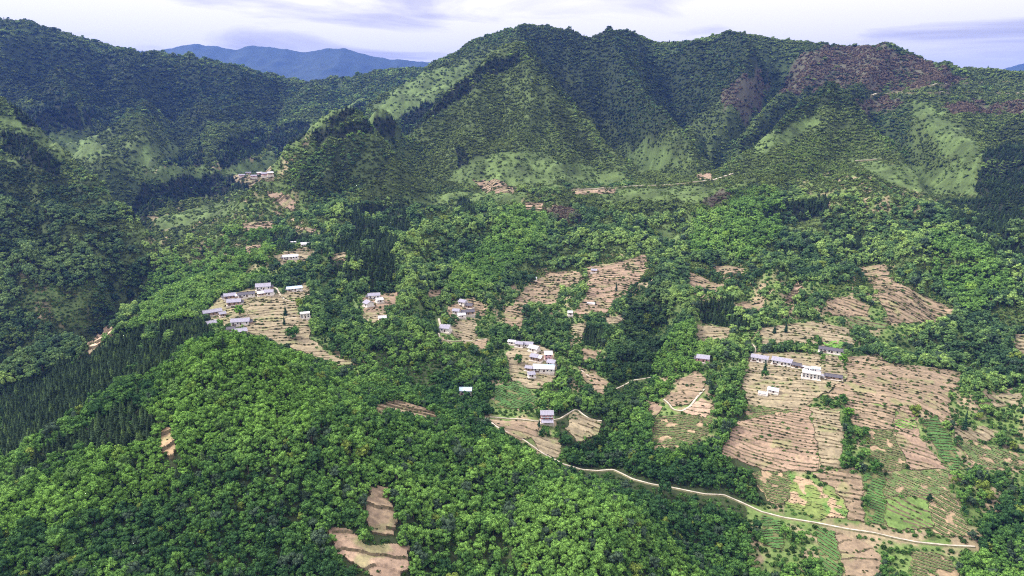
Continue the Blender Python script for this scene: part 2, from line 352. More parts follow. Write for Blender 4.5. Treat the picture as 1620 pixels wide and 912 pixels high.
class MB:
    def __init__(s): s.v = []; s.f = []
    def box(s, x0, x1, y0, y1, z0, z1):
        b = len(s.v); s.v += [(x, y, z) for z in (z0, z1) for y in (y0, y1) for x in (x0, x1)]
        s.f += [tuple(b+i for i in q) for q in ((0,2,3,1),(4,5,7,6),(0,1,5,4),(2,6,7,3),(0,4,6,2),(1,3,7,5))]; return s
    def poly(s, pts_): b = len(s.v); s.v += pts_; s.f.append(tuple(range(b, b+len(pts_)))); return s
    def prism(s, prof, x0, x1):
        """profile (y,z) extruded along x"""
        b = len(s.v); m = len(prof)
        s.v += [(x0, *p) for p in prof]+[(x1, *p) for p in prof]
        s.f += [tuple(b+i for i in range(m))[::-1], tuple(b+m+i for i in range(m))]
        s.f += [(b+i, b+(i+1) % m, b+m+(i+1) % m, b+m+i) for i in range(m)]; return s
    def me(s, name, mat): return mesh(name, s.v, s.f, mat)

# ------------------------------------------------------------------ materials
def mat_new(name):
    m = bpy.data.materials.new(name); m.use_nodes = True; t = m.node_tree
    b = t.nodes['Principled BSDF']; b.inputs['Roughness'].default_value = .9; b.inputs['Specular IOR Level'].default_value = .15
    return m, t, b
def mat_plain(name, col, rough=.8, var=.25, scale=1.2, spec=.2, bump=0, streak=None):
    m, t, b = mat_new(name); b.inputs['Roughness'].default_value = rough; b.inputs['Specular IOR Level'].default_value = spec
    c = N(t, 'ShaderNodeTexCoord'); mp = N(t, 'ShaderNodeMapping'); L(t, c.outputs['Object'], mp.inputs[0])
    if streak: mp.inputs['Scale'].default_value = streak
    n = N(t, 'ShaderNodeTexNoise', inp={'Scale': scale, 'Detail': 6.0, 'Roughness': .65}); L(t, mp.outputs[0], n.inputs['Vector'])
    r = ramp(t, n.outputs[0], [(.3, tuple(x*(1-var) for x in col)), (.52, col), (.72, tuple(min(1, x*(1+var)) for x in col))])
    L(t, r.outputs[0], b.inputs['Base Color'])
    if bump:
        bp = N(t, 'ShaderNodeBump', inp={'Strength': bump, 'Distance': .1}); L(t, n.outputs[0], bp.inputs['Height']); L(t, bp.outputs[0], b.inputs['Normal'])
    return m
def mat_ground():
    m, t, b = mat_new('ground_material')
    a = N(t, 'ShaderNodeAttribute', attribute_name='ground_color')
    c = N(t, 'ShaderNodeTexCoord')
    n1 = N(t, 'ShaderNodeTexNoise', inp={'Scale': .35, 'Detail': 8.0, 'Roughness': .7}); L(t, c.outputs['Object'], n1.inputs['Vector'])
    r = ramp(t, n1.outputs[0], [(.32, (.62, .62, .62)), (.5, (1, 1, 1)), (.7, (1.4, 1.36, 1.3))])
    x = N(t, 'ShaderNodeMix', data_type='RGBA', blend_type='MULTIPLY', inp={0: 1.0}); L(t, a.outputs['Color'], x.inputs[6]); L(t, r.outputs[0], x.inputs[7])
    L(t, x.outputs[2], b.inputs['Base Color'])
    n2 = N(t, 'ShaderNodeTexNoise', inp={'Scale': .9, 'Detail': 5.0}); L(t, c.outputs['Object'], n2.inputs['Vector'])
    bp = N(t, 'ShaderNodeBump', inp={'Strength': .5, 'Distance': .5}); L(t, n2.outputs[0], bp.inputs['Height']); L(t, bp.outputs[0], b.inputs['Normal'])
    return m
def mat_leaf(name, scale, lo, hi):
    m, t, b = mat_new(name)
    a = N(t, 'ShaderNodeAttribute', attribute_name='tint', attribute_type='INSTANCER')
    c = N(t, 'ShaderNodeTexCoord')
    n1 = N(t, 'ShaderNodeTexNoise', inp={'Scale': scale, 'Detail': 3.0, 'Roughness': .6}); L(t, c.outputs['Object'], n1.inputs['Vector'])
    r = ramp(t, n1.outputs[0], [(.35, lo), (.5, (1, 1, 1)), (.65, hi)])
    x = N(t, 'ShaderNodeMix', data_type='RGBA', blend_type='MULTIPLY', inp={0: 1.0}); L(t, a.outputs['Color'], x.inputs[6]); L(t, r.outputs[0], x.inputs[7])
    L(t, x.outputs[2], b.inputs['Base Color'])
    b.inputs['Roughness'].default_value = .9; b.inputs['Specular IOR Level'].default_value = .06
    return m
M_ground = mat_ground()
M_leaf = mat_leaf('leaf_material', 1.1, (.6, .62, .65), (1.55, 1.45, 1.2))
M_needle = mat_leaf('needle_material', 1.5, (.6, .6, .6), (1.5, 1.5, 1.4))
M_bark = mat_plain('bark_material', (.11, .085, .06), .95)
# ------------------------------------------------------------------ fields: outline, kind, colour, line angle, spacing, cell, label
SOIL = (.21,.158,.105); TAN = (.215,.18,.115); PINK = (.23,.165,.116); OLIVE = (.20,.18,.10)
G1 = (.06,.13,.035); G2 = (.105,.165,.045); G3 = (.11,.24,.04); G4 = (.09,.13,.045)
FIELDS = [
 ([(1182,560),(1260,558),(1335,566),(1340,600),(1300,625),(1275,640),(1270,652),(1185,642),(1172,610)],'terrace',TAN,0,5.0,1.0,'wide tan terraced field around the white farmhouses, upper part of the large farmland'),
 ([(1340,566),(1390,562),(1402,575),(1480,583),(1522,590),(1518,612),(1440,645),(1400,641),(1302,628),(1340,602)],'terrace',SOIL,4,5.5,1.0,'brown terraced field running right from the flat roofed white house to the wood edge'),
 ([(1185,664),(1240,655),(1278,642),(1290,700),(1298,746),(1210,746),(1140,718),(1165,670)],'terrace',PINK,-6,3.6,.9,'bare pinkish brown field with closely spaced wavy ledges, left half of the large farmland'),
 ([(1186,642),(1268,654),(1240,656),(1186,664),(1178,652)],'rows',(.17,.15,.08),-3,2.2,.8,'narrow dark striped vegetable strip above the pinkish bare field'),
 ([(1280,645),(1328,652),(1335,690),(1332,742),(1301,746),(1292,700)],'terrace',TAN,0,4.0,.9,'narrow tan terraced strip right of the straight ditch'),
 ([(1337,636),(1400,643),(1416,650),(1412,678),(1372,680),(1345,672)],'terrace',SOIL,2,3.6,.9,'small brown terraced plot above the striped plot in the large farmland'),
 ([(1374,682),(1412,680),(1438,744),(1386,746),(1378,720)],'rows',OLIVE,2,1.9,.6,'plot of dense brown and olive crop rows in the middle of the farmland'),
 ([(1402,643),(1440,646),(1448,662),(1455,692),(1496,743),(1440,744),(1413,680),(1418,652)],'terrace',PINK,12,4.2,.9,'pink brown bare plot beside the dark green hedge rows'),
 ([(1416,668),(1446,660),(1454,680),(1420,679)],'rows',G3,4,1.8,.6,'small patch of very bright green seedlings'),
 ([(1442,642),(1496,618),(1502,650),(1500,670),(1468,655)],'terrace',SOIL,-10,6,1.0,'bare brown rounded field at the right edge of the farmland'),
 ([(1190,747),(1250,747),(1252,785),(1234,800),(1210,790)],'rows',OLIVE,-4,1.8,.6,'olive brown striped plot below the pinkish bare field'),
 ([(1250,750),(1300,770),(1336,793),(1342,818),(1300,824),(1240,802),(1252,785)],'weeds',(.13,.17,.05),-8,3.5,.8,'weedy green and brown triangular plot above the road'),
 ([(1286,751),(1340,746),(1365,758),(1366,830),(1345,824),(1338,792),(1310,770)],'terrace',SOIL,10,4.6,.9,'brown wedge of bare soil leading down to the road'),
 ([(1368,750),(1396,744),(1400,832),(1372,826)],'rows',G1,3,2.0,.6,'dark green vegetable strip between bare soil and light green terraces'),
 ([(1400,749),(1502,745),(1506,783),(1400,789)],'rows',G4,0,1.8,.6,'wide plot of fine green rows below the pink brown plot'),
 ([(1400,791),(1470,786),(1476,838),(1404,836)],'terrace',G2,2,4.2,.8,'light green curving grass terraces above the road'),
 ([(1472,787),(1508,785),(1537,850),(1478,846)],'rows',(.20,.18,.09),-8,2.8,.7,'brown and green curved rows beside the light green terraces'),
 ([(1456,666),(1486,662),(1527,742),(1500,745)],'rows',G1,40,2.6,.7,'dark green hedge rows along the right side of the farmland'),
 ([(1508,680),(1550,675),(1592,686),(1560,701),(1512,694)],'terrace',TAN,-8,6,1.0,'small tan field at the right edge above green striped plots'),
 ([(1510,697),(1560,704),(1630,722),(1630,742),(1542,742)],'rows',G4,-6,2.0,.7,'green striped plots at the right picture edge'),
 ([(1560,625),(1615,622),(1615,642),(1575,645)],'terrace',TAN,0,6,1.0,'small tan clearing among trees at the right edge'),
 ([(1205,816),(1236,826),(1240,872),(1208,862)],'rows',G1,25,2.2,.6,'steep dark green row plot just below the road'),
 ([(1290,836),(1324,842),(1332,912),(1300,905)],'rows',G1,-30,2.4,.6,'dark green slanting row plot below the road beside a bare strip'),
 ([(1326,845),(1376,862),(1398,892),(1385,925),(1340,925)],'terrace',SOIL,25,7,.9,'bare brown ground at the bottom edge below the road'),
 ([(1440,872),(1508,882),(1520,925),(1440,925)],'rows',(.26,.23,.12),8,2.4,.6,'tan and green row plot at the bottom edge right of the bare ground'),
 ([(584,776),(616,775),(624,815),(630,848),(584,844),(578,810)],'terrace',SOIL,0,10,.8,'bare rectangular field between the near wooded hills'),
 ([(518,842),(545,838),(580,865),(650,868),(646,900),(620,925),(596,925),(560,890),(530,872)],'terrace',PINK,-8,8,.8,'bare brown field with winding ledges at the bottom edge'),
 ([(590,648),(620,636),(665,644),(690,658),(698,673),(670,670),(630,658),(590,672)],'terrace',SOIL,-12,9,.8,'curved bare field on the crest of the near wooded hill'),
 ([(250,684),(268,683),(274,700),(280,722),(270,728),(254,708)],'terrace',(.31,.22,.13),0,9,.8,'tiny orange brown clearing between conifers and bright wood'),
 ([(395,482),(440,465),(470,470),(475,500),(492,510),(490,535),(520,560),(565,578),(540,580),(500,566),(440,545),(392,528),(380,505)],'terrace',TAN,-3,7,1.1,'tan terraced fields in the middle of the hamlet on the left ridge'),
 ([(350,470),(420,452),(425,470),(395,480),(385,500),(350,520),(325,515),(330,490)],'terrace',OLIVE,-10,6,1.1,'small olive gardens among the grey roofed hamlet houses'),
 ([(456,456),(488,448),(492,474),(462,478),(450,466)],'terrace',TAN,0,5,1.1,'small tan terraces above the white bend of the hamlet road'),
 ([(575,472),(628,461),(630,482),(600,492),(575,496)],'terrace',PINK,0,5,1.1,'reddish brown terraces behind the lone farmhouse group'),
 ([(575,496),(610,490),(612,500),(590,512),(572,508)],'terrace',TAN,0,6,1.1,'tan yard plot below the lone farmhouse group'),
 ([(675,456),(702,455),(696,470),(677,472)],'terrace',SOIL,0,5,1.2,'tiny bare clearing left of the bright green wooded ridge'),
 ([(706,487),(750,471),(772,490),(765,500),(705,500)],'terrace',SOIL,-10,5,1.1,'brown terraces behind the cluttered farmyard'),
 ([(705,522),(725,510),(752,508),(756,542),(735,545)],'terrace',TAN,0,5,1.0,'tan stepped terraces below the cluttered farmyard'),
 ([(745,536),(772,537),(768,556),(755,552)],'terrace',SOIL,0,6,1.0,'small bare slope by the bend below the terraces'),
 ([(830,456),(870,430),(917,430),(926,442),(885,462),(880,482),(832,484),(818,505),(798,500)],'terrace',SOIL,0,5.5,1.2,'brown terraced hillside left of the tree filled gully'),
 ([(795,486),(830,485),(828,518),(800,518)],'terrace',SOIL,-3,7,1.1,'two broad brown terraces under the left part of the hillside'),
 ([(925,424),(985,414),(1022,404),(1022,432),(1000,456),(975,470),(960,496),(930,500),(908,498),(926,470),(932,444)],'terrace',PINK,4,6,1.2,'largest brown terraced hillside in the centre of the valley'),
 ([(903,514),(930,511),(922,531),(903,531)],'terrace',TAN,0,5,1.1,'three short steps of tan terrace beside the dark conifer patch'),
 ([(922,552),(952,555),(945,573),(922,571)],'terrace',SOIL,0,8,1.1,'bare patch below the dark conifer patch'),
 ([(955,505),(985,500),(990,510),(960,516)],'terrace',TAN,0,8,1.1,'narrow tan ledge right of the centre hillside'),
 ([(800,562),(830,540),(875,556),(882,592),(874,606),(850,618),(820,612),(803,592)],'terrace',TAN,-5,8,1.0,'beaten earth yard and plots under the central village houses'),
 ([(780,612),(820,605),(850,628),(845,648),(785,645)],'rows',G1,-25,2.2,.7,'dark green striped slope below the central village'),
 ([(772,664),(850,669),(852,692),(820,696),(792,680)],'terrace',SOIL,0,9,1.0,'brown bank under the road left of the brick house'),
 ([(842,690),(882,696),(888,728),(852,716)],'terrace',TAN,-4,4.5,.9,'curved tan and olive steps below the brick house'),
 ([(905,652),(950,669),(945,690),(915,702),(895,680)],'terrace',TAN,-10,6,.9,'tan stepped plot inside the short road bend'),
 ([(915,582),(940,590),(962,606),(955,625),(930,615)],'terrace',SOIL,0,8,1.0,'rough brown slope beside the footpath right of the village'),
 ([(1075,602),(1100,588),(1116,602),(1112,618),(1090,640),(1062,645),(1050,632),(1062,618)],'terrace',SOIL,-6,8,.9,'bare knoll above the curved white road'),
 ([(1080,655),(1110,630),(1130,640),(1120,660)],'terrace',(.33,.24,.17),0,7,.9,'brown bank outside the curved white road'),
 ([(1038,662),(1070,656),(1128,662),(1118,690),(1072,712),(1030,702)],'rows',(.20,.18,.10),-6,2.0,.65,'brown and green row plot below the curved white road'),
 ([(1020,630),(1048,645),(1040,660),(1028,655)],'terrace',PINK,30,7,1.0,'reddish bank left of the curved white road'),
 ([(1088,428),(1120,444),(1145,450),(1140,462),(1110,462),(1090,452)],'terrace',SOIL,0,6,1.2,'thin brown terrace right of the central gully'),
 ([(1128,420),(1180,424),(1172,437),(1130,433)],'terrace',SOIL,0,6,1.2,'thin brown terrace above the dark conifer belt'),
 ([(1160,480),(1206,475),(1206,492),(1165,492)],'terrace',SOIL,0,7,1.2,'small brown plot at the top of the dark conifer belt'),
 ([(1240,476),(1262,448),(1270,456),(1252,480)],'terrace',PINK,30,6,1.2,'slanting reddish strip between woods'),
 ([(1308,477),(1340,469),(1376,484),(1372,501),(1312,501)],'terrace',SOIL,-10,6,1.1,'rough brown terrace with scattered rocks left of the tall stepped slope'),
 ([(1358,424),(1402,419),(1412,446),(1475,474),(1512,494),(1482,511),(1410,511),(1384,462)],'terrace',SOIL,-2,5.5,1.2,'tall stepped brown slope under the right hand woods'),
 ([(1340,502),(1408,512),(1400,520),(1345,520)],'terrace',G4,0,5,1.1,'green grass steps under the rough brown terrace'),
 ([(1105,515),(1162,520),(1142,547),(1104,542)],'terrace',TAN,0,7,1.1,'tan field below the dark conifer belt'),
 ([(1200,520),(1280,509),(1342,520),(1352,546),(1280,546),(1208,547)],'terrace',TAN,0,7,1.1,'wide tan field behind the hedge above the long farmhouse'),
 ([(1300,543),(1335,540),(1336,555),(1312,555)],'rows',G3,0,2,.8,'small bright green plot above the white walled farmhouse'),
 ([(1604,530),(1640,528),(1640,568),(1604,562)],'terrace',TAN,0,5,1.1,'tan steps at the right picture edge'),
 ([(748,286),(785,285),(818,300),(812,306),(770,306)],'terrace',PINK,0,8,2.0,'reddish terraces at the foot of the pyramid shaped peak'),
 ([(422,305),(445,306),(467,320),(466,336),(446,328)],'terrace',PINK,-10,9,2.0,'bare reddish ledge on the ridge beside the far valley'),
 ([(382,355),(432,350),(432,362),(385,367)],'terrace',PINK,0,7,1.6,'bare reddish field among trees above the gorge'),
 ([(470,360),(502,364),(492,371),(470,368)],'terrace',PINK,0,7,1.6,'short reddish ledge above the dark conifers'),
 ([(388,393),(415,389),(412,402),(386,404)],'terrace',PINK,0,6,1.5,'small reddish plot on the ridge left of the white houses'),
 ([(300,430),(330,420),(328,430),(302,438)],'terrace',PINK,-8,8,1.5,'reddish strip among trees on the gorge rim'),
 ([(128,553),(150,535),(176,517),(178,530),(142,562)],'terrace',(.42,.31,.22),-30,9,1.5,'bare landslip scar at the bottom of the gorge'),
 ([(434,405),(452,400),(482,392),(502,400),(490,418),(440,422)],'terrace',TAN,0,8,1.4,'clearing around the two white houses on the ridge'),
 ([(524,402),(549,402),(549,412),(526,413)],'terrace',TAN,0,6,1.4,'little tan clearing in the dark conifers'),
 ([(368,278),(430,275),(436,288),(380,291)],'terrace',TAN,0,10,2.2,'fields around the far hamlet in the upper valley'),
 ([(905,299),(975,299),(972,307),(905,309)],'terrace',PINK,0,8,2.0,'narrow bare band under the pyramid shaped peak'),
 ([(1100,278),(1125,275),(1128,284),(1104,286)],'terrace',PINK,0,8,2.0,'small bare patch at the foot of the right gully'),
 ([(1010,448),(1035,440),(1032,452),(1012,458)],'terrace',TAN,0,8,1.3,'small tan ledge at the head of the gully wood'),
 ([(830,322),(860,322),(858,332),(828,333)],'terrace',PINK,0,8,2.0,'reddish ledge above the bright green wooded ridge'),
]
ROADS = [
 ([(775,661),(800,663),(830,665),(852,668),(885,664),(900,655),(912,648),(922,657),(937,666),(952,667)],3.0,'pale concrete road passing the brick house and bending right'),
 ([(768,662),(775,668),(785,676),(800,684),(830,698),(858,718),(890,735),(920,744),(945,746),(970,744),(985,751),(1000,759),(1030,767),(1060,772),(1090,778),(1115,783),(1145,784),(1175,797),(1205,811),(1240,820),(1290,828),(1340,838),(1382,844),(1415,852),(1450,859),(1500,864),(1542,866)],3.1,'long pale concrete road across the lower slope to the right edge of the farmland'),
 ([(1050,633),(1060,642),(1064,649),(1078,652),(1092,644),(1102,630),(1114,617)],4.0,'short white road curving round the bare knoll'),
 ([(694,505),(698,520),(708,530)],5.0,'white track dropping to the grey roofed house'),([(694,528),(697,538),(715,541),(745,540),(770,537)],3.0,'pale track below the grey roofed house'),
 ([(418,454),(438,456),(442,466),(450,475),(466,480)],4.0,'white concrete road bend at the top of the left ridge hamlet'),
 ([(388,512),(398,503),(440,503),(490,505)],2.4,'narrow pale lane crossing the hamlet fields'),
 ([(1375,152),(1400,149),(1440,143),(1460,138),(1500,134),(1560,131),(1640,129)],15.0,'far road climbing across the purple mountainside'),
 ([(1395,149),(1450,148),(1530,147),(1560,147),(1640,151)],11.0,'lower far road along the green shoulder of the mountain'),
 ([(905,302),(970,299),(1000,296),(1060,294),(1130,286),(1160,276)],9.0,'distant dirt road along the foot of the mountains'),([(1352,256),(1395,253)],11.0,'short stretch of pale road on the far slope'),
 ([(975,616),(988,610),(1000,603),(1020,600),(1036,597)],2.6,'broken white track in the gully wood'),([(917,584),(925,592),(934,598)],3.0,'short white concrete path right of the village'),
 ([(430,285),(400,287),(380,283)],5.0,'pale lane of the far hamlet'),
 ([(1190,545),(1196,552),(1194,560)],2.5,'short pale path above the long farmhouse'),
]
# hummocky ground between the farmed slopes; the farmed ground itself stays even
farmed = np.zeros(GX.size, bool)
for f in FIELDS:
    p_ = hitline(f[0])
    if len(p_) > 3: farmed |= inside(p_, GX.ravel(), GY.ravel())
for P, wd, lb in ROADS:
    for p_ in hitline(P, False, 10): farmed |= (np.abs(GX.ravel()-p_[0]) < 14) & (np.abs(GY.ravel()-p_[1]) < 16)
fm = farmed.reshape(GX.shape).astype(float)
for _ in range(2): fm = blur(fm, 7)
wgt = (1-sst(fm, .0, .30))*(sst(GR, 520, 720)*(1-.75*sst(GR, 1150, 1500))+.36*(1-sst(GR, 480, 620)))
cxw = GX+35*fbm(GX, GY, 120, 3, 33); cyw = GY*.85+35*fbm(GX, GY, 120, 3, 43)
H += wgt*(26*(ridged(cxw, cyw, 185, 2, 53)-.32)+9*(ridged(cxw, cyw, 70, 2, 57)-.3))
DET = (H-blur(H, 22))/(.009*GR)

# ------------------------------------------------------------------ regions of the ground, outlined where the photograph shows them
def rp(P): return hitline(P)
CONIFER = [rp(p) for p in [
 [(0,775),(0,612),(60,600),(110,572),(170,543),(250,515),(315,508),(342,528),(300,556),(230,598),(200,640),(245,662),(250,700),(200,716),(130,716),(50,752),(0,790)],
 [(555,330),(640,325),(652,370),(620,400),(632,440),(560,452),(528,436),(515,400),(555,372)],
 [(200,345),(222,300),(290,280),(380,279),(412,296),(370,303),(300,316),(250,335),(215,350)],
 [(822,82),(780,93),(740,122),(690,160),(620,190),(560,200),(510,214),(500,226),(560,214),(625,224),(645,215),(700,178),(760,132),(824,100)],
 [(0,206),(40,212),(95,262),(92,280),(40,256),(0,240)],
 [(20,182),(60,166),(120,160),(135,205),(95,207),(40,200)],[(135,178),(150,170),(166,195),(150,206),(136,203)],
 [(255,260),(300,243),(322,238),(325,256),(290,264)],[(335,240),(400,205),(440,200),(470,193),(490,195),(486,215),(455,232),(430,225),(400,250),(365,266),(345,262)],
 [(515,190),(560,168),(592,160),(578,182),(530,196)],[(495,205),(545,200),(560,206),(520,216),(500,225)],
 [(1555,238),(1640,225),(1640,395),(1590,360),(1540,318),(1550,285)],[(1480,318),(1560,320),(1600,375),(1640,400),(1640,420),(1560,400),(1500,345)],
 [(1240,322),(1305,314),(1318,342),(1262,352)],[(1310,380),(1365,374),(1368,400),(1322,394)],
 [(1098,482),(1150,478),(1212,492),(1208,522),(1180,526),(1110,508)],[(924,516),(950,508),(968,520),(960,549),(920,545)],
 [(585,446),(620,440),(628,460),(590,464)],[(718,236),(738,240),(742,258),(722,268)],[(1180,340),(1230,330),(1240,345),(1190,352)],
 [(725,315),(760,325),(750,345),(720,335)],[(430,375),(500,368),(520,380),(440,400),(425,392)]]]
SCRUB = [rp(p) for p in [[(822,95),(760,138),(700,185),(640,238),(600,276),(560,318),(700,300),(850,300),(985,285),(985,272),(950,230),(915,190),(880,150)],
 [(1310,166),(1250,203),(1170,265),(1130,290),(1250,296),(1450,302),(1440,262),(1400,235),(1350,195)],[(1430,160),(1620,155),(1640,235),(1550,240),(1560,320),(1450,312)],
 [(1000,225),(1060,200),(1130,270),(1160,290),(1000,296)],[(1080,205),(1160,140),(1215,150),(1160,215),(1110,235)],[(180,215),(220,195),(300,215),(320,240),(240,265),(190,262)],[(60,195),(180,205),(200,270),(110,270)],
[(880,300),(1160,296),(1150,340),(1000,345),(900,330)],[(860,100),(900,110),(1000,230),(985,270)],[(560,190),(700,100),(830,60),(810,85),(700,150),(640,190)],
 [(20,440),(140,470),(150,520),(60,520)]]]
OPEN = [rp(p) for p in [[(1088,415),(1190,415),(1300,450),(1350,420),(1420,415),(1520,495),(1500,515),(1350,560),(1200,550),(1100,545),(1090,480)],
 [(780,470),(860,425),(1025,400),(1030,440),(960,520),(955,575),(900,560),(895,500),(820,530),(790,520)],[(895,580),(965,590),(960,640),(900,640)],[(690,480),(775,470),(775,560),(700,560)],
 [(740,280),(860,280),(900,340),(820,340),(760,320)],[(1180,800),(1560,840),(1520,912),(1190,912)],[(1180,640),(1250,800),(1340,830),(1540,850),(1640,760),(1640,610),(1500,620)],[(370,330),(470,300),(510,370),(450,430),(380,440)],
 [(1400,250),(1560,290),(1520,340),(1300,330),(1250,290)],[(780,600),(860,610),(900,740),(830,730),(760,670)],[(1040,590),(1140,590),(1140,700),(1030,710)],[(450,540),(560,560),(600,600),(480,580)],
 [(30,440),(150,470),(140,520),(40,510)],[(215,350),(300,308),(400,300),(440,340),(380,420),(300,430),(250,420)],[(200,262),(300,262),(440,232),(500,190),(480,240),(440,288),(330,284),(210,285)]]]
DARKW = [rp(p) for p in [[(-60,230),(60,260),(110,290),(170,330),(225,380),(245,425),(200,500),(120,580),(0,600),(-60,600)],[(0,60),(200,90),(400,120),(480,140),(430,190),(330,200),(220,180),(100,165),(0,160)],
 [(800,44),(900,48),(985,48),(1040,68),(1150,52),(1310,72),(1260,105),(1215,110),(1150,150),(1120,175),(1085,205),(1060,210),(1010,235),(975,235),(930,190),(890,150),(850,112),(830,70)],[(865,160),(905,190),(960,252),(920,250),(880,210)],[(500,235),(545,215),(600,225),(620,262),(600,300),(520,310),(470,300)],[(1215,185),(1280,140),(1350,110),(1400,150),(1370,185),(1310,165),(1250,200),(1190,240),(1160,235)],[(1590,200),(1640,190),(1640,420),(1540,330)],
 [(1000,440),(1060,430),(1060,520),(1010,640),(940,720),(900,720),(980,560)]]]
BROAD = [rp(p) for p in [[(0,740),(50,706),(110,668),(165,632),(205,605),(220,618),(195,645),(130,686),(60,728),(0,768)]]]
GRASS = [rp(p) for p in [
 [(560,194),(600,160),(640,130),(690,108),(760,96),(745,118),(690,156),(625,186),(590,196)],
 [(215,284),(250,264),(330,268),(420,246),(470,222),(495,192),(545,166),(592,152),(560,168),(505,200),(480,225),(445,250),(432,288),(370,282),(290,280)],
 [(0,183),(60,200),(100,210),(140,214),(170,232),(180,252),(130,250),(95,250),(60,222),(0,206)],
 [(210,255),(235,215),(250,240),(280,225),(290,240),(250,262),(228,270)],
 [(735,252),(800,240),(870,245),(905,262),(985,272),(1005,292),(850,300),(700,290)],
 [(1435,160),(1475,165),(1525,210),(1562,252),(1520,262),(1470,215)],[(1345,250),(1420,262),(1500,268),(1562,295),(1560,312),(1470,312),(1400,292)],
 [(40,456),(88,455),(92,470),(45,475)],[(75,490),(130,478),(138,492),(80,508)],[(238,350),(300,330),(370,316),(402,328),(340,346),(260,366)],
 [(1035,360),(1090,372),(1050,402)],[(985,228),(1060,238),(1080,265),(1010,275)],[(1190,222),(1240,205),(1290,180),(1300,190),(1240,228),(1190,250)],
 [(1560,262),(1530,290),(1500,262)],[(640,310),(760,300),(830,308),(820,322),(650,326)],[(940,300),(1100,296),(1180,298),(1100,318),(960,322)],
 [(1270,815),(1245,805),(1240,790)]]]
PURPLE = [rp(p) for p in [
 [(1140,150),(1175,120),(1215,112),(1222,132),(1190,178),(1150,180)],[(1255,95),(1300,76),(1400,74),(1470,100),(1530,125),(1470,140),(1400,146),(1320,132),(1235,150)],
 [(1355,160),(1400,150),(1430,165),(1410,180),(1362,178)],[(1500,165),(1620,160),(1620,185),(1500,180)],
 [(1100,320),(1150,300),(1160,318),(1120,336)],[(860,330),(905,326),(915,352),(880,356)]]]
BRIGHT = [rp(p) for p in [   # fresh light green woods
 [(0,800),(150,715),(230,650),(300,560),(375,535),(470,570),(520,640),(470,700),(300,740),(120,850),(0,870)],
 [(700,470),(720,430),(770,375),(800,335),(860,340),(860,400),(800,440),(740,470)],
 [(1140,300),(1230,295),(1240,370),(1180,420),(1100,400),(1090,350)],[(1330,200),(1240,230),(1200,270),(1300,290),(1420,300),(1440,240),(1370,190)],
 [(640,235),(760,150),(690,215),(600,285),(560,330)],[(1470,370),(1560,390),(1600,460),(1540,500),(1480,450)],[(240,425),(330,380),(420,350),(455,380),(420,440),(300,515),(215,525)],[(500,230),(560,205),(600,215),(560,240),(480,290),(440,300)],
 [(1170,500),(1060,640),(1080,740),(1040,740),(1030,600),(1070,520)]]]

fpoly = [hitline(f[0]) for f in FIELDS]

def smooth_line(P, k=2):
    for _ in range(k):
        Q = [P[0]]
        for a, b in zip(P[:-1], P[1:]): Q += [a*.75+b*.25, a*.25+b*.75]
        P = np.array(Q+[P[-1]])
    return P
roads = []
for P, wd, lb in ROADS:
    q = hitline(P, False, 8); keep = [q[0]]
    for p in q[1:]:
        if 1.5 < np.linalg.norm(p[:2]-keep[-1][:2]) < 140: keep.append(p)
    q = smooth_line(np.array(keep)[:, :2], 2)
    seg = [q[0]]
    for p in q[1:]:
        d = np.linalg.norm(p-seg[-1]); m = max(1, int(d/2.5))
        s0 = seg[-1]
        for j in range(1, m+1): seg.append(s0+(p-s0)*j/m)
    roads.append((np.array(seg), wd, lb))

# ------------------------------------------------------------------ terrain mesh
def any_in(polys, x, y):
    r = np.zeros(np.shape(x), bool)
    for p in polys:
        if p is not None and len(p) > 2: r |= inside(p, x, y)
    return r
def wob(x, y, a=7, s=28):
    k = np.clip(np.hypot(x, y)*.010, a, 24); return x+k*fbm(x, y, 55, 4, 61), y+k*1.4*fbm(x, y, 55, 4, 71)
def wobc(x, y): r = np.hypot(x, y); k = np.clip(r*.0055, 4, 11); return x+k*fbm(x, y, 60, 4, 63), y+k*1.5*fbm(x, y, 60, 4, 73)
gxf, gyf = GX.ravel(), GY.ravel()
wxf, wyf = wob(gxf, gyf)
m_sc = any_in(SCRUB, wxf, wyf); m_gr = any_in(GRASS, wxf, wyf); m_pu = any_in(PURPLE, wxf, wyf); m_co = any_in(CONIFER, *wobc(gxf, gyf))
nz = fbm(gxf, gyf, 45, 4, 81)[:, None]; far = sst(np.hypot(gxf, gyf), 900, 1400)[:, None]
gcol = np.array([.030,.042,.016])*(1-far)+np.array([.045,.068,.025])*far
gcol = gcol*(1+.6*nz)
gmid = sst(gyf, 520, 640)*(1-sst(gyf, 1250, 1500)); m_me = fbm(gxf, gyf, 46, 3, 977) > .10
gcol = np.where((m_me & (gmid > .5))[:, None], np.array([.085,.125,.04])*(1+.8*nz), gcol)
gcol = np.where(m_sc[:, None], np.array([.062,.088,.028])*(1+.9*nz), gcol)
m_op = any_in(OPEN, wxf, wyf); tanm = sst(fbm(gxf, gyf, 22, 4, 83), -.05, .25)[:, None]
gcol = np.where(m_op[:, None], (np.array([.105,.155,.045])*(1-tanm)+np.array([.23,.185,.115])*tanm)*(1+.5*nz), gcol)
gcol = np.where(m_gr[:, None], np.array([.074,.110,.034])*(1+.9*nz)*(1+.6*fbm(gxf, gyf, 14, 3, 85)[:, None]), gcol)
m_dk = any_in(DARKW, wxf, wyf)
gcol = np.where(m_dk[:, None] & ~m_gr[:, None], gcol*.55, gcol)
gcol = np.where(m_pu[:, None], np.array([.078,.076,.050])*(1+.5*nz), gcol)
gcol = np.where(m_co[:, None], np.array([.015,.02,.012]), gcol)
idx = np.arange(NA*NR).reshape(NA, NR)
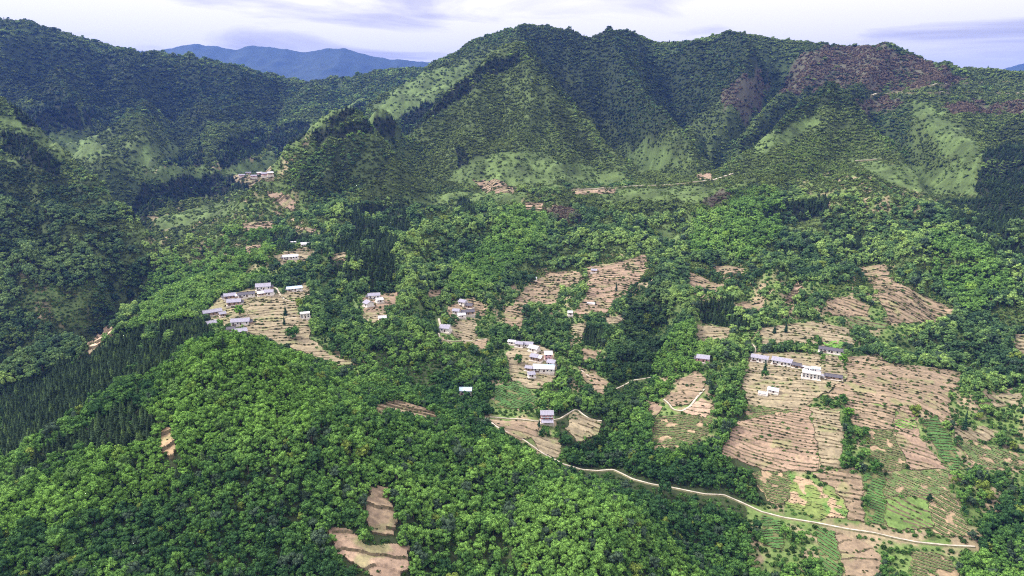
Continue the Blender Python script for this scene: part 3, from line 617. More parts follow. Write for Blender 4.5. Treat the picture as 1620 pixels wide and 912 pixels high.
quads = np.stack([idx[:-1, :-1], idx[1:, :-1], idx[1:, 1:], idx[:-1, 1:]], -1).reshape(-1, 4)
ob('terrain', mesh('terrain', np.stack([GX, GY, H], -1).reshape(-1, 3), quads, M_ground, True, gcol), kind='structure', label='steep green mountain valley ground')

# far blue mountains, their crest and spurs at eight kilometres and more
def far_range(name, crest, D, depth, label, seed):
    cx = np.array([P3(px, py, D)[0] for px, py in crest]); cz = np.array([P3(px, py, D)[2] for px, py in crest])
    xs = np.linspace(cx[0], cx[-1], 420); ys = np.linspace(D-depth, D+depth, 150)
    X, Y = np.meshgrid(xs, ys, indexing='ij')
    top = np.interp(X, cx, cz)+22*fbm(X, X*0, 120, 4, seed)
    t = np.abs(Y-D)/depth
    Z = top-(t**.9)*1150+260*t*(ridged(X+200*fbm(X, Y, 900, 2, seed), Y*.6, 900, 4, seed+3))
    Z = np.maximum(Z, -240)
    idx = np.arange(X.size).reshape(X.shape)
    q = np.stack([idx[:-1, :-1], idx[1:, :-1], idx[1:, 1:], idx[:-1, 1:]], -1).reshape(-1, 4)
    c = np.array([.03,.045,.03])*(1+.5*fbm(X.ravel(), Y.ravel(), 150, 4, seed+5))[:, None]
    ob(name, mesh(name, np.stack([X, Y, Z], -1).reshape(-1, 3), q, M_ground, True, c), kind='structure', label=label)
far_range('far_mountains', [(-300,120),(100,100),(215,80),(250,80),(280,74),(305,68),(340,72),(372,78),(400,71),(440,75),(480,82),(520,76),(545,76),(580,86),(620,93),(690,98),(760,110),(900,140),(1300,150)], 11000, 2600, 'distant blue mountain range', 90)
far_range('far_mountains', [(1300,190),(1480,140),(1560,120),(1590,108),(1625,98),(1700,80),(1900,70)], 11500, 2400, 'distant blue hill at the right edge', 110)
gx_, gy_ = np.meshgrid(np.linspace(-12500, 12500, 40), np.linspace(5000, 15500, 30), indexing='ij')
i_ = np.arange(gx_.size).reshape(gx_.shape)
ob('far_ground', mesh('far_ground', np.stack([gx_, gy_, -150+20*fbm(gx_, gy_, 900, 3, 7)], -1).reshape(-1, 3), np.stack([i_[:-1, :-1], i_[1:, :-1], i_[1:, 1:], i_[:-1, 1:]], -1).reshape(-1, 4), M_ground, True, np.full((gx_.size, 3), .04)), kind='structure')

# ------------------------------------------------------------------ fields: treads, banks and crop rows
M_soil = mat_ground(); M_soil.name = 'soil_material'
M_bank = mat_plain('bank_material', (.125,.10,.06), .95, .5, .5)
tuft_pts = []
FIELD_OBJ = []
for fi, (f, fp) in enumerate(zip(FIELDS, fpoly)):
    _, kind, colr, ang, sp, cell, label = f
    cell = cell*.78; sp = sp*(1.0 if kind == 'terrace' else 1.2)
    if len(fp) < 4: continue
    th = radians(ang); c0 = fp[:, :2].mean(0)
    # line direction along the picture's width at this place, turned by the angle
    base = atan2(c0[0], c0[1]); ex = np.array([cos(base), -sin(base)]); ey = np.array([sin(base), cos(base)])
    e1 = ex*cos(th)+ey*sin(th); e2 = -ex*sin(th)+ey*cos(th)
    rel = fp[:, :2]-c0; U = rel@e1; V_ = rel@e2
    nu = int((U.max()-U.min())/cell)+3; nv = int((V_.max()-V_.min())/cell)+3
    uu, vv = np.meshgrid(U.min()-cell+np.arange(nu)*cell, V_.min()-cell+np.arange(nv)*cell, indexing='ij')
    uu = uu+RNG.uniform(-.18, .18, uu.shape)*cell; vv = vv+RNG.uniform(-.18, .18, vv.shape)*cell
    X = c0[0]+uu*e1[0]+vv*e2[0]; Y = c0[1]+uu*e1[1]+vv*e2[1]
    Z0 = hgt(X, Y)
    k = 2.2 if kind == 'terrace' else .7
    u2 = vv + sp*k*.5*fbm(uu/2.2, vv, 26, 3, 200+fi) + sp*.45*fbm(uu/2, vv, 9, 2, 230+fi)
    frac = u2/sp-np.floor(u2/sp); band = np.floor(u2/sp)
    g = np.clip(np.abs(np.gradient(Z0, cell, axis=1)).mean(), .08, .45)
    if kind == 'terrace': Z = Z0-g*(frac-.5)*sp*.72+.42+g*sp*.38
    else: Z = Z0+.4
    ii = np.arange(X.size).reshape(X.shape)
    q = np.stack([ii[:-1, :-1], ii[1:, :-1], ii[1:, 1:], ii[:-1, 1:]], -1).reshape(-1, 4)
    Xf, Yf, Zf, Bf, Ff = X.ravel(), Y.ravel(), Z.ravel(), band.ravel(), frac.ravel()
    ic = inside(fp, Xf[q].mean(1)+4*fbm(Xf[q].mean(1), Yf[q].mean(1), 12, 3, 5), Yf[q].mean(1)+4*fbm(Xf[q].mean(1), Yf[q].mean(1), 12, 3, 6))
    q = q[ic]
    if len(q) < 6: continue
    cxf, cyf = Xf[q].mean(1), Yf[q].mean(1)
    vary = (np.sin(Bf*12.9898+fi)*43758.5) % 1
    patch = fbm(Xf, Yf, 14, 3, 300+fi)
    green = sst(fbm(Xf, Yf, 18, 3, 330+fi), .12, .38)[:, None]
    col = np.array(colr)[None]*(.86+.28*vary[:, None])*(1+.35*patch[:, None])
    if kind == 'terrace' and colr[0] > colr[1]: col = col*(1-.55*green)+np.array([.17,.19,.075])*.55*green
    if kind == 'weeds': col = col*(1-green)+np.array([.09,.17,.04])*green; col = np.where(patch[:, None] < -.15, np.array([.30,.22,.14]), col)
    if kind == 'rows': rowc = col.copy(); col = np.array([.27,.20,.125])*(1+.3*patch[:, None]) if colr not in (G3, G1) else np.array([.12,.12,.05])*(1+.3*patch[:, None])
    fld = ob('terraced_field' if kind == 'terrace' else 'crop_field', None, kind='structure', label=label)
    FIELD_OBJ.append(fld)
    def sub(qq, zadd=0):
        us, inv = np.unique(qq, return_inverse=True); inv = inv.reshape(qq.shape)
        return np.stack([Xf[us], Yf[us], Zf[us]+zadd], -1), inv, us
    if kind == 'terrace':
        bmin, bmax = Bf[q].min(1), Bf[q].max(1)
        gate = fbm(uu.ravel()[q].mean(1)/2.5, vv.ravel()[q].mean(1)*1.5, 14, 2, 400+fi) > -.20
        isb = (bmax > bmin) & gate
    else: isb = np.zeros(len(q), bool)
    tq = q[~isb]
    v, fidx, us = sub(tq)
    # skirt along the rim so the sheet stands on the ground
    ed = np.sort(np.concatenate([q[:, [0,1]], q[:, [1,2]], q[:, [2,3]], q[:, [3,0]]]), 1)
    e, cnt = np.unique(ed, axis=0, return_counts=True); rim = e[cnt == 1]
    me = mesh('soil', v, fidx, M_soil, False, col[us])
    ob('soil', me, fld)
    sv = np.concatenate([np.stack([Xf[rim[:, 0]], Yf[rim[:, 0]], Zf[rim[:, 0]]], -1), np.stack([Xf[rim[:, 1]], Yf[rim[:, 1]], Zf[rim[:, 1]]], -1)])
    sv = np.concatenate([sv, sv-[0, 0, 2.5]]); m_ = len(rim)
    sf = np.stack([np.arange(m_), np.arange(m_)+m_, np.arange(m_)+3*m_, np.arange(m_)+2*m_], -1)
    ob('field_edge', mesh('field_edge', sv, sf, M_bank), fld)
    if kind == 'terrace':
        bq = q[isb]; bb = Bf[q].max(1)[isb]
        rest = []
        comps = []
        for b in np.unique(bb):
            s = bq[bb == b]
            if len(s) == 0: continue
            pr = s[:, 0]//nv; o = np.argsort(pr); s = s[o]; pr = pr[o]
            cuts = np.where(np.diff(pr) > 2)[0]+1
            comps += np.split(s, cuts)
        comps.sort(key=lambda c: -len(c))
        for j, c in enumerate(comps):
            if len(c)*cell > 9 and j < 60:
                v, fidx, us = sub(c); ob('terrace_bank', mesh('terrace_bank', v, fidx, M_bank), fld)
            else: rest.append(c)
        if rest:
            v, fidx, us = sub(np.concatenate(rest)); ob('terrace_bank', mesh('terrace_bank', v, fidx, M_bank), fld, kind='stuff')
        if len(bq):
            bx, by, bz = Xf[bq].mean(1), Yf[bq].mean(1), Zf[bq].mean(1)
            pk = RNG.random(len(bx)) < .17*cell*np.clip(1+2.2*fbm(bx, by, 20, 2, 500+fi), .1, 2)
            tuft_pts.append(np.stack([bx[pk], by[pk], bz[pk], np.ones(pk.sum())], -1))
    else:
        rf = Ff[q].mean(1); pres = fbm(cxf, cyf, 8, 2, 600+fi) > (-.30 if kind == 'rows' else -.05)
        rq = q[(np.abs(rf-.5) < .22) & pres]
        if len(rq):
            v, fidx, us = sub(rq)
            hgtv = np.where(np.abs(Ff[us]-.5) < .3, .55, .12)*(RNG.random(len(us))*.6+.7)
            v[:, 2] += hgtv+.05
            rc = (rowc if kind == 'rows' else col)[us]
            if kind == 'rows' and colr in (OLIVE,) or (kind == 'rows' and colr[0] > colr[1]): rc = np.array([.075,.10,.035])*(1+.4*RNG.standard_normal((len(us), 1))*.5)
            ob('crop_rows', mesh('crop_rows', v, fidx, M_soil, False, np.clip(rc, .01, .8)), fld, kind='stuff')
            if cell < .75 or kind == 'weeds':
                bx, by, bz = Xf[rq].mean(1), Yf[rq].mean(1), Zf[rq].mean(1); pk = RNG.random(len(bx)) < (.10 if kind == 'rows' else .12)
                tuft_pts.append(np.stack([bx[pk], by[pk], bz[pk], np.zeros(pk.sum())], -1))
    if kind == 'terrace':
        pk = RNG.random(len(cxf)) < .008*cell
        tuft_pts.append(np.stack([cxf[pk], cyf[pk], Zf[q].mean(1)[pk], np.ones(pk.sum())], -1))

# ------------------------------------------------------------------ roads
M_conc = mat_plain('concrete_material', (.40,.355,.29), .9, .4, .3)
M_verge = mat_plain('verge_material', (.16,.15,.08), .95, .5, .5)
for P, wd, lb in roads:
    t = np.gradient(P, axis=0); t /= np.linalg.norm(t, axis=1)[:, None]+1e-9; nn = np.stack([-t[:, 1], t[:, 0]], -1)
    z = hgt(P[:, 0], P[:, 1]); zs = z.copy()
    for _ in range(3): zs[1:-1] = (zs[:-2]+zs[1:-1]+zs[2:])/3
    z = np.maximum(z, zs)+np.where(np.hypot(P[:, 0], P[:, 1]) > 1000, 2.0, .7)
    wv = wd*np.where(np.hypot(P[:, 0], P[:, 1]) > 1000, .45, .38)*(1+.4*fbm(P[:, 0], P[:, 1], 15, 3, 3))
    o = [P+nn*wv[:, None]*s for s in (-.5, .5)]
    o2 = [P+nn*(wv[:, None]*s) for s in (-.5, .5)]
    m = len(P); r = ob('road', None, kind='structure', label=lb)
    vv = np.concatenate([np.c_[o[0], z], np.c_[o[1], z]])
    i = np.arange(m-1)
    ob('road_surface', mesh('road_surface', vv, np.stack([i, i+1, m+i+1, m+i], -1), M_conc), r)
    for s in (-1, 1):
        a = P+nn*wv[:, None]*.5*s; b = P+nn*(wv[:, None]*.5+.9)*s
        vb = np.concatenate([np.c_[a, z-.02], np.c_[b, hgt(b[:, 0], b[:, 1])-.6]])
        ob('road_bank', mesh('road_bank', vb, np.stack([i, i+1, m+i+1, m+i], -1), M_verge), r)
# ------------------------------------------------------------------ houses
M_wallw = mat_plain('whitewash_material', (.60,.575,.53), .9, .22, .8)
M_mud = mat_plain('mud_wall_material', (.33,.24,.17), .95, .3, .8)
M_brick = mat_plain('red_wall_material', (.36,.13,.10), .9, .3, .9)
M_pink = mat_plain('pink_wall_material', (.50,.30,.29), .9, .2, .9)
M_tile = mat_plain('grey_tile_material', (.25,.24,.29), .85, .4, 1.0, streak=(3, .5, .5))
M_tiled = mat_plain('dark_tile_material', (.085,.08,.095), .9, .4, 1.0, streak=(3, .5, .5))
M_blue = mat_plain('blue_sheet_material', (.42,.54,.66), .5, .12, .6, .4)
M_sheet = mat_plain('pale_sheet_material', (.50,.49,.53), .6, .25, .6, .4)
M_wood = mat_plain('dark_wood_material', (.09,.06,.045), .9, .3, 1)
M_glass = mat_plain('window_material', (.035,.045,.06), .25, .2, 1, .5)
M_pale = mat_plain('yard_concrete_material', (.52,.47,.41), .9, .25, .4)
WALLS = dict(w=M_wallw, m=M_mud, b=M_brick, p=M_pink)
ROOFS = dict(t=M_tile, d=M_tiled, u=M_blue, s=M_sheet)
clear_discs = []
HOUSES = [  # px, py, length px, turn, depth m, wall height, wall, roof, style, name, label
 # left ridge hamlet
 (336,499,27,12,7,3.2,'m','t','gable','farmhouse','long grey tiled farmhouse at the lower left corner of the ridge hamlet',),
 (352,501,9,12,5,2.6,'m','t','gable','shed','small grey shed against the right end of the lowest left farmhouse'),
 (381,514,27,-10,8,3.4,'w','t','gable','farmhouse','grey tiled farmhouse with white wall at the end of the narrow pale lane'),
 (334,517,18,15,6,2.8,'m','t','gable','farmhouse','low grey roofed farmhouse half hidden beside a bright round tree'),
 (364,473,17,4,7,3.0,'m','t','gable','farmhouse','small bluish grey roofed house at the left end of the upper hamlet row'),
 (390,471,25,0,6,3.0,'w','d','gable','farmhouse','long dark roofed house in the middle of the upper hamlet row'),
 (371,483,20,-8,8,3.2,'m','t','gable','farmhouse','grey roofed house just below the small bluish grey one'),
 (417,459,22,-4,9,4.0,'w','t','gable','farmhouse','large lilac grey roofed house at the top of the hamlet by the white bend'),
 (426,467,13,-12,7,3.0,'w','t','gable','farmhouse','small grey roofed house tucked below the large lilac grey one'),
 (414,468,12,6,6,2.6,'m','s','gable','shed','pale roofed shed below the large lilac grey hamlet house'),
 (466,461,23,4,6,3.0,'w','u','gable','farmhouse','bluish roofed long house right of the white road bend'),
 (483,504,15,0,7,4.5,'w','t','flat','concrete_house','small white flat roofed house at the right end of the narrow lane'),
 (380,529,20,4,7,2.8,'m','t','gable','farmhouse','pale grey roofed house partly behind the bright wooded crest'),
 (366,525,12,-10,5,2.6,'m','d','gable','shed','dark roofed shed left of the house behind the bright wooded crest'),
 # pair on the ridge
 (467,391,13,6,7,5.5,'w','s','flat','concrete_house','upper white house of the pair on the conifer ridge'),
 (485,390,17,-8,7,3.0,'w','s','gable','farmhouse','pale sheet roofed house beside the upper white ridge house'),
 (460,411,23,0,7,3.5,'w','s','gable','farmhouse','long white walled house below the upper pair on the ridge'),
 # farmstead middle left
 (592,473,19,0,7,4.0,'w','t','gable','farmhouse','grey roofed white fronted house of the lone farmhouse group'),
 (583,485,13,-60,8,3.5,'w','t','gable','farmhouse','grey roofed wing set crosswise in the lone farmhouse group'),
 (600,479,11,20,6,2.8,'w','s','gable','shed','small pale roofed shed between the lone farmhouses'),
 (605,507,12,0,5,2.6,'m','s','gable','shed','small pale shed alone among trees below the farmhouse group'),
 # farmyard centre left
 (733,483,13,-40,7,3.2,'w','t','gable','farmhouse','grey roofed house at the top of the cluttered farmyard'),
 (743,488,12,-30,6,3,'m','d','gable','shed','dark roofed shed below the top house of the cluttered farmyard'),
 (740,499,21,8,6,3.2,'m','d','gable','farmhouse','long dark roofed house at the foot of the cluttered farmyard'),
 (722,497,11,-20,6,3.0,'w','t','gable','farmhouse','small grey roofed house at the left side of the cluttered farmyard'),
 (730,503,12,10,5,2.6,'w','s','gable','shed','pale low shed in front of the cluttered farmyard'),
 (705,525,16,-20,9,4.0,'w','t','gable','farmhouse','lilac grey roofed house at the foot of the white track'),
 # central village
 (810,545,12,-20,4,2.6,'w','s','gable','shed','narrow white roofed shed at the top left of the central village'),
 (822,549,12,-15,6,3.2,'w','t','gable','farmhouse','white gabled house at the left of the central village top row'),
 (836,549,15,-10,6,3.0,'w','t','gable','farmhouse','grey roofed house in the middle of the central village top row'),
 (845,556,16,-30,7,3.4,'w','s','gable','farmhouse','pale roofed house at the right end of the central village top row'),
 (846,570,12,-25,8,3.6,'m','t','gable','farmhouse','grey tiled half of the double house in the central village'),
 (853,572,10,-25,8,3.8,'m','s','gable','farmhouse','white roofed half of the double house in the central village'),
 (867,569,12,5,8,5.6,'p','s','gable','farmhouse','tall pink grey house with pale roof at the right of the central village'),
 (873,579,13,-25,7,3.2,'w','t','gable','farmhouse','small lilac roofed house just above the long blue and white roof'),
 (860,588,34,-3,9,3.6,'w','u','gable','farmhouse','longest house of the central village with a pale blue and white roof'),
 (837,587,11,-20,5,2.8,'m','t','gable','shed','little grey shed left of the long blue and white roof'),
 (840,597,11,15,6,2.8,'w','t','gable','shed','grey and white shed below the left end of the blue and white roof'),
 (737,624,19,-6,6,3.4,'w','u','gable','farmhouse','lone pale blue roofed house surrounded by trees'),
 (865,668,20,4,7,7.0,'b','t','brick','brick_house','three storey red walled house beside the lower road'),
 (1112,573,19,-4,8,3.8,'p','t','gable','farmhouse','pink walled grey roofed house among trees above the white bend'),
 (1202,572,25,-8,7,3.6,'w','t','gable','farmhouse','grey roofed long house with white wall beside the slim dark conifer'),
 (1237,577,29,-9,8,3.8,'w','t','gable','farmhouse','longest lilac grey roofed farmhouse right of the slim dark conifer'),
 (1260,582,12,-8,5,2.6,'m','d','gable','shed','dark shed at the right end of the longest lilac grey farmhouse'),
 (1276,584,18,-8,2.5,1.2,'w','s','gable','shed','low white roofed strip running right from the dark shed'),
 (1283,598,26,0,10,4.6,'w','u','twostep','concrete_house','white flat roofed house with a blue upper storey in the farmland'),
 (1318,600,24,2,5,2.4,'m','d','gable','shed','long low dark shed right of the white flat roofed house'),
 (1315,559,35,-2,6,3.2,'w','d','gable','farmhouse','white walled long farmhouse with dark roof below the bright green plot'),
 (1223,622,15,-10,5,2.4,'w','s','gable','shed','small black and white shed alone on the tan terraces'),
 (1207,625,12,-6,3,1.0,'w','s','gable','shed','low pale sheet cover lying left of the small terrace shed'),
 (902,500,7,0,5,3,'w','s','gable','shed','tiny white hut at the foot of the central brown hillside'),
 (845,444,8,0,4,2.5,'w','s','gable','shed','tiny pale hut on the brown terraces left of the gully'),
 (940,432,9,-10,5,2.5,'m','t','gable','shed','tiny grey hut on the upper terraces of the central hillside'),
 (934,482,14,-4,2,1.0,'w','s','gable','shed','thin white roofed lean shed across the central hillside'),
 # far hamlet
 (383,281,9,0,7,3.2,'p','t','gable','farmhouse','leftmost pinkish house of the far hamlet in the upper valley'),
 (393,278,8,5,7,3.2,'m','t','gable','farmhouse','grey roofed second house from the left in the far hamlet'),
 (402,282,9,-5,7,3.2,'p','t','gable','farmhouse','pinkish middle house of the far hamlet'),
 (411,278,8,0,7,3.4,'p','s','gable','farmhouse','pale roofed upper house right of the far hamlet centre'),
 (419,281,9,0,7,3.2,'p','t','gable','farmhouse','pinkish grey roofed house near the right end of the far hamlet'),
 (428,279,8,8,7,3.2,'m','s','gable','farmhouse','rightmost pale roofed house of the far hamlet'),
]
def gable_roof(Lx, Dy, h, over=.7, rise=None):
    rise = rise or Dy*.24
    y = Dy/2+over; z = h-over*rise/(Dy/2); t = .22
    m = MB(); m.prism([(-y, z), (0, h+rise), (y, z), (y, z+t), (0, h+rise+t), (-y, z+t)], -Lx/2-over, Lx/2+over)
    return m, rise
def window_row(root, Lx, yf, z, n, w_, h_, mat=M_glass, skip=None, sgn=-1):
    for k in range(n):
        if k == skip: continue
        x = -Lx/2+Lx*(k+.5)/n
        y0 = yf+sgn*.06
        ob('window', MB().box(x-w_/2, x+w_/2, min(yf, y0)-.02, max(yf, y0), z, z+h_).me('window', mat), root)
for (px, py, lp, turn, dep, wh, wk, rk, style, nm_, lb) in HOUSES:
    p = hit(px, py+4*0)
    if p is None: print('no hit', lb); continue
    dist = np.linalg.norm(p); Lx = lp*.92*dist/F; dep = min(dep, Lx*1.1)
    base = -atan2(p[0], p[1])
    rz = base+radians(turn)
    zb = float(max(hgt(p[0]+dx, p[1]+dy) for dx in (-2, 0, 2) for dy in (-2, 0, 2)))+.5
    grp = 'sheds of the valley farms' if nm_ == 'shed' else 'houses of the valley hamlets'
    t = thing(nm_, lb, 'shed' if nm_ == 'shed' else 'house', (p[0], p[1], zb), rz, grp)
    clear_discs.append((p[0], p[1], Lx*.5+1.5, dist))
    wm = WALLS[wk]; rm = ROOFS[rk]; h = wh
    ob('foundation', MB().box(-Lx/2-.8, Lx/2+.8, -dep/2-1.6, dep/2+.6, -4, .12).me('foundation', M_pale), t)
    if style in ('gable', 'brick'):
        rf, rise = gable_roof(Lx, dep, h)
        m = MB(); m.prism([(-dep/2, .1), (dep/2, .1), (dep/2, h), (0, h+rise-.03), (-dep/2, h)], -Lx/2, Lx/2)
        ob('wall', m.me('wall', wm), t)
        r = ob('roof', rf.me('roof', rm), t)
        ob('ridge', MB().box(-Lx/2-.75, Lx/2+.75, -.18, .18, h+rise+.2, h+rise+.42).me('ridge', M_sheet if rk in 't' else rm), r)
        if rk == 'u' and lp > 30:
            ob('roof_sheet', MB().prism([(-dep/2-.9, h-.3), (-dep/4, h+rise*.52), (-dep/4, h+rise*.52+.3), (-dep/2-.9, h+.02)], -Lx/2-.9, Lx/2+.9).me('roof_sheet', M_sheet), r)
        fl = 3 if style == 'brick' else (2 if h > 5 else 1)
        if h > 2:
            for k in range(fl):
                fh = h/fl; nw = max(2, int(Lx/3.2))
                window_row(t, Lx, -dep/2, .1+k*fh+fh*.35, nw, 1.3, fh*.4, skip=nw//2 if k == 0 else None)
            dw = ob('door', MB().box(-.2, 1.3, -dep/2-.09, -dep/2-.01, .12, min(2.4, h*.75)).me('door', M_wood), t)
        if style == 'gable' and lp > 16 and dist < 1000:
            s = 1 if (int(px) % 2) else -1; a = s*Lx/2; b = s*(Lx/2+2.6); x0, x1 = min(a, b)+(.02 if s > 0 else 0), max(a, b)-(0 if s > 0 else .02)
            an = ob('annex', MB().box(x0, x1, -dep*.42, dep*.30, .1, h*.62).me('annex', M_mud if wk != 'm' else M_wallw), t)
            ob('annex_roof', MB().prism([(-dep*.42-.5, h*.60), (dep*.30+.3, h*.80), (dep*.30+.3, h*.80+.2), (-dep*.42-.5, h*.60+.2)], x0-(.3 if s < 0 else 0), x1+(.3 if s > 0 else 0)).me('annex_roof', M_tiled if rk != 'd' else M_sheet), an)
            ob('woodpile', MB().box(-Lx*.42, -Lx*.2, -dep/2-1.3, -dep/2-.5, .12, 1.3).me('woodpile', M_wood), t)
        if style == 'brick':
            for k in (1, 2): ob('balcony', MB().box(-Lx/2-.2, Lx/2+.2, -dep/2-1.0, -dep/2+.0, h/3*k-.05, h/3*k+.7).me('balcony', M_sheet), t)
            ob('porch_roof', MB().prism([(-dep/2-4.2, 1.9), (-dep/2-.02, 3.0), (-dep/2-.02, 3.2), (-dep/2-4.2, 2.1)], -Lx/2, Lx/2).me('porch_roof', M_tile), t)
            for s in (-1, 1): ob('post', MB().box(s*Lx/2*.92-.12, s*Lx/2*.92+.12, -dep/2-4.0, -dep/2-3.75, -3.8, 1.95).me('post', M_wood), t)
    else:
        ob('wall', MB().box(-Lx/2, Lx/2, -dep/2, dep/2, .1, h).me('wall', wm), t)
        r = ob('roof', MB().box(-Lx/2-.3, Lx/2+.3, -dep/2-.5, dep/2+.3, h, h+.3).me('roof', M_sheet), t)
        ob('parapet', MB().box(-Lx/2-.3, Lx/2+.3, -dep/2-.5, -dep/2-.35, h+.3, h+.8).me('parapet', wm), r)
        nw = max(2, int(Lx/2.8)); window_row(t, Lx, -dep/2, 1.2, nw, 1.3, 1.3, skip=nw//2)
        if h > 4.4: window_row(t, Lx, -dep/2, h-1.6, nw, 1.2, 1.1)
        ob('door', MB().box(-.5, .8, -dep/2-.09, -dep/2-.01, .12, 2.3).me('door', M_wood), t)
        if style == 'twostep':
            u = MB().box(-.5, Lx/2-.6, 0.5, dep/2-.3, h+.32, h+3.2).me('upper_wall', M_wallw); ob('upper_wall', u, t)
            ob('upper_roof', MB().prism([(0, h+3.2), (dep/4+.1, h+4.3), (dep/2+.2, h+3.2), (dep/2+.2, h+3.4), (dep/4+.1, h+4.5), (0, h+3.4)], -.9, Lx/2-.2).me('upper_roof', M_blue), t)
            window_row(t, Lx*.5, .5, h+1.2, 4, .9, 1.2)

# ------------------------------------------------------------------ tree prototypes
def unit(v): return v/np.linalg.norm(v, axis=1)[:, None]
ico_v = None
def icos():
    p = (1+5**.5)/2
    v = np.array([(-1,p,0),(1,p,0),(-1,-p,0),(1,-p,0),(0,-1,p),(0,1,p),(0,-1,-p),(0,1,-p),(p,0,-1),(p,0,1),(-p,0,-1),(-p,0,1)], float)
    f = np.array([(0,11,5),(0,5,1),(0,1,7),(0,7,10),(0,10,11),(1,5,9),(5,11,4),(11,10,2),(10,7,6),(7,1,8),(3,9,4),(3,4,2),(3,2,6),(3,6,8),(3,8,9),(4,9,5),(2,4,11),(6,2,10),(8,6,7),(9,8,1)])
    return unit(v), f
def broad_crown(rg, H_=6.2, Rr=2.5, nl=13, leaves=46, ls=.37):
    V = []; Fc = []; b = 0
    iv, if_ = icos()
    lob = [(0, 0, H_*.72, Rr*.62)]
    for k in range(nl):
        a = rg.uniform(0, 2*pi); zf = rg.uniform(.34, .92); rad = Rr*(.78*math.sqrt(max(.05, 1-((zf-.5)/.52)**2)))*rg.uniform(.75, 1.1)
        lob.append((rad*cos(a), rad*sin(a), H_*zf, Rr*rg.uniform(.30, .46)))
    for (x, y, z, r) in lob:
        c = np.array([x, y, z])
        v = iv*r*.78*rg.uniform(.85, 1.1, (12, 1))*[1, 1, .85]+c; V.append(v); Fc.append(if_+b); b += 12
        d = unit(rg.standard_normal((leaves, 3))+[0, 0, .35])
        q = c+d*r*rg.uniform(.85, 1.12, (leaves, 1))*[1, 1, .85]
        nrm = unit(d+.38*rg.standard_normal((leaves, 3)))
        t1 = unit(np.cross(nrm, rg.standard_normal((leaves, 3)))); t2 = np.cross(nrm, t1)
        s = ls*rg.uniform(.6, 1.15, (leaves, 1))
        tri = np.stack([q+t1*s, q-t1*s*.5+t2*s*.8, q-t1*s*.5-t2*s*.8], 1).reshape(-1, 3)
        V.append(tri); Fc.append(np.arange(leaves*3).reshape(-1, 3)+b); b += leaves*3
    return np.concatenate(V), np.concatenate(Fc)
def tube(pts_, rs, n_=6):
    V = []; Fc = []
    for k, (p, r) in enumerate(zip(pts_, rs)):
        for j in range(n_): V.append((p[0]+r*cos(2*pi*j/n_), p[1]+r*sin(2*pi*j/n_), p[2]))
    for k in range(len(pts_)-1):
        for j in range(n_):
            a = k*n_+j; c = k*n_+(j+1) % n_; Fc += [(a, c, a+n_), (c, c+n_, a+n_)]
    return np.array(V), np.array(Fc)
def trunk_mesh(rg, H_):
    v, f = tube([(0, 0, -1.2), (.05, 0, H_*.3), (rg.uniform(-.2, .2), rg.uniform(-.2, .2), H_*.62)], [.2, .14, .07]); V = [v]; Fc = [f]; b = len(v)
    for k in range(4):
        a = rg.uniform(0, 2*pi); v, f = tube([(0, 0, H_*.3), (cos(a)*.8, sin(a)*.8, H_*.45), (cos(a)*1.5, sin(a)*1.5, H_*.6)], [.08, .06, .03], 4)
        V.append(v); Fc.append(f+b); b += len(v)
    return np.concatenate(V), np.concatenate(Fc)
def conifer_crown(rg, H_=8.0, Rr=1.25, tiers=10, nb=9):
    V = []; Fc = []; b = 0
    for k in range(tiers):
        t = k/(tiers-1); z = H_*(.12+.86*t); r = Rr*(1-t)**.75*rg.uniform(.85, 1.15)+.10; dz = H_/tiers*1.25
        a0 = rg.uniform(0, 2*pi)
        for j in range(nb):
            a = a0+2*pi*j/nb+rg.uniform(-.15, .15); rr = r*rg.uniform(.7, 1.2); wv = .55
            p0 = np.array([0, 0, z+dz*.75]); tip = np.array([rr*cos(a), rr*sin(a), z-dz*.15*rg.uniform(.3, 1.5)])
            l = np.array([rr*.6*cos(a-wv), rr*.6*sin(a-wv), z+dz*.05]); r_ = np.array([rr*.6*cos(a+wv), rr*.6*sin(a+wv), z+dz*.05])
            V += [p0, l, tip, r_]; Fc += [(b, b+1, b+2), (b, b+2, b+3)]; b += 4
    return np.array(V), np.array(Fc)
def shrub_mesh(rg, n_=46):
    iv, if_ = icos(); V = [iv*[.55, .55, .4]*rg.uniform(.8, 1.1, (12, 1))+[0, 0, .3]]; Fc = [if_]; b = 12
    d = unit(rg.standard_normal((n_, 3))); d[:, 2] = np.abs(d[:, 2]); q = d*[.7, .7, .65]*rg.uniform(.8, 1.2, (n_, 1))+[0, 0, .15]
    nrm = unit(d+.6*rg.standard_normal((n_, 3))); t1 = unit(np.cross(nrm, rg.standard_normal((n_, 3)))); t2 = np.cross(nrm, t1); s = .26
    V.append(np.stack([q+t1*s, q-t1*s*.5+t2*s*.8, q-t1*s*.5-t2*s*.8], 1).reshape(-1, 3)); Fc.append(np.arange(n_*3).reshape(-1, 3)+b)
    return np.concatenate(V), np.concatenate(Fc)
rg = np.random.default_rng(5)
NV = 10
B_crown, B_trunk, C_crown, C_trunk, S_mesh = [], [], [], [], []
for k in range(NV):
    H_ = rg.uniform(5.2, 7.2); v, f = broad_crown(rg, H_, rg.uniform(2.0, 2.9), int(rg.integers(9, 16))); B_crown.append(mesh('crown', v, f, M_leaf))
    v, f = trunk_mesh(rg, H_); B_trunk.append(mesh('trunk', v, f, M_bark))
    H_ = rg.uniform(6, 8.4); v, f = conifer_crown(rg, H_, rg.uniform(1.35, 1.9)); C_crown.append(mesh('crown', v, f, M_needle))
    v, f = tube([(0, 0, -1), (0, 0, H_*.5), (0, 0, H_*.96)], [.16, .09, .02]); C_trunk.append(mesh('trunk', v, f, M_bark))
    v, f = shrub_mesh(rg); S_mesh.append(mesh('shrub', v, f, M_leaf))
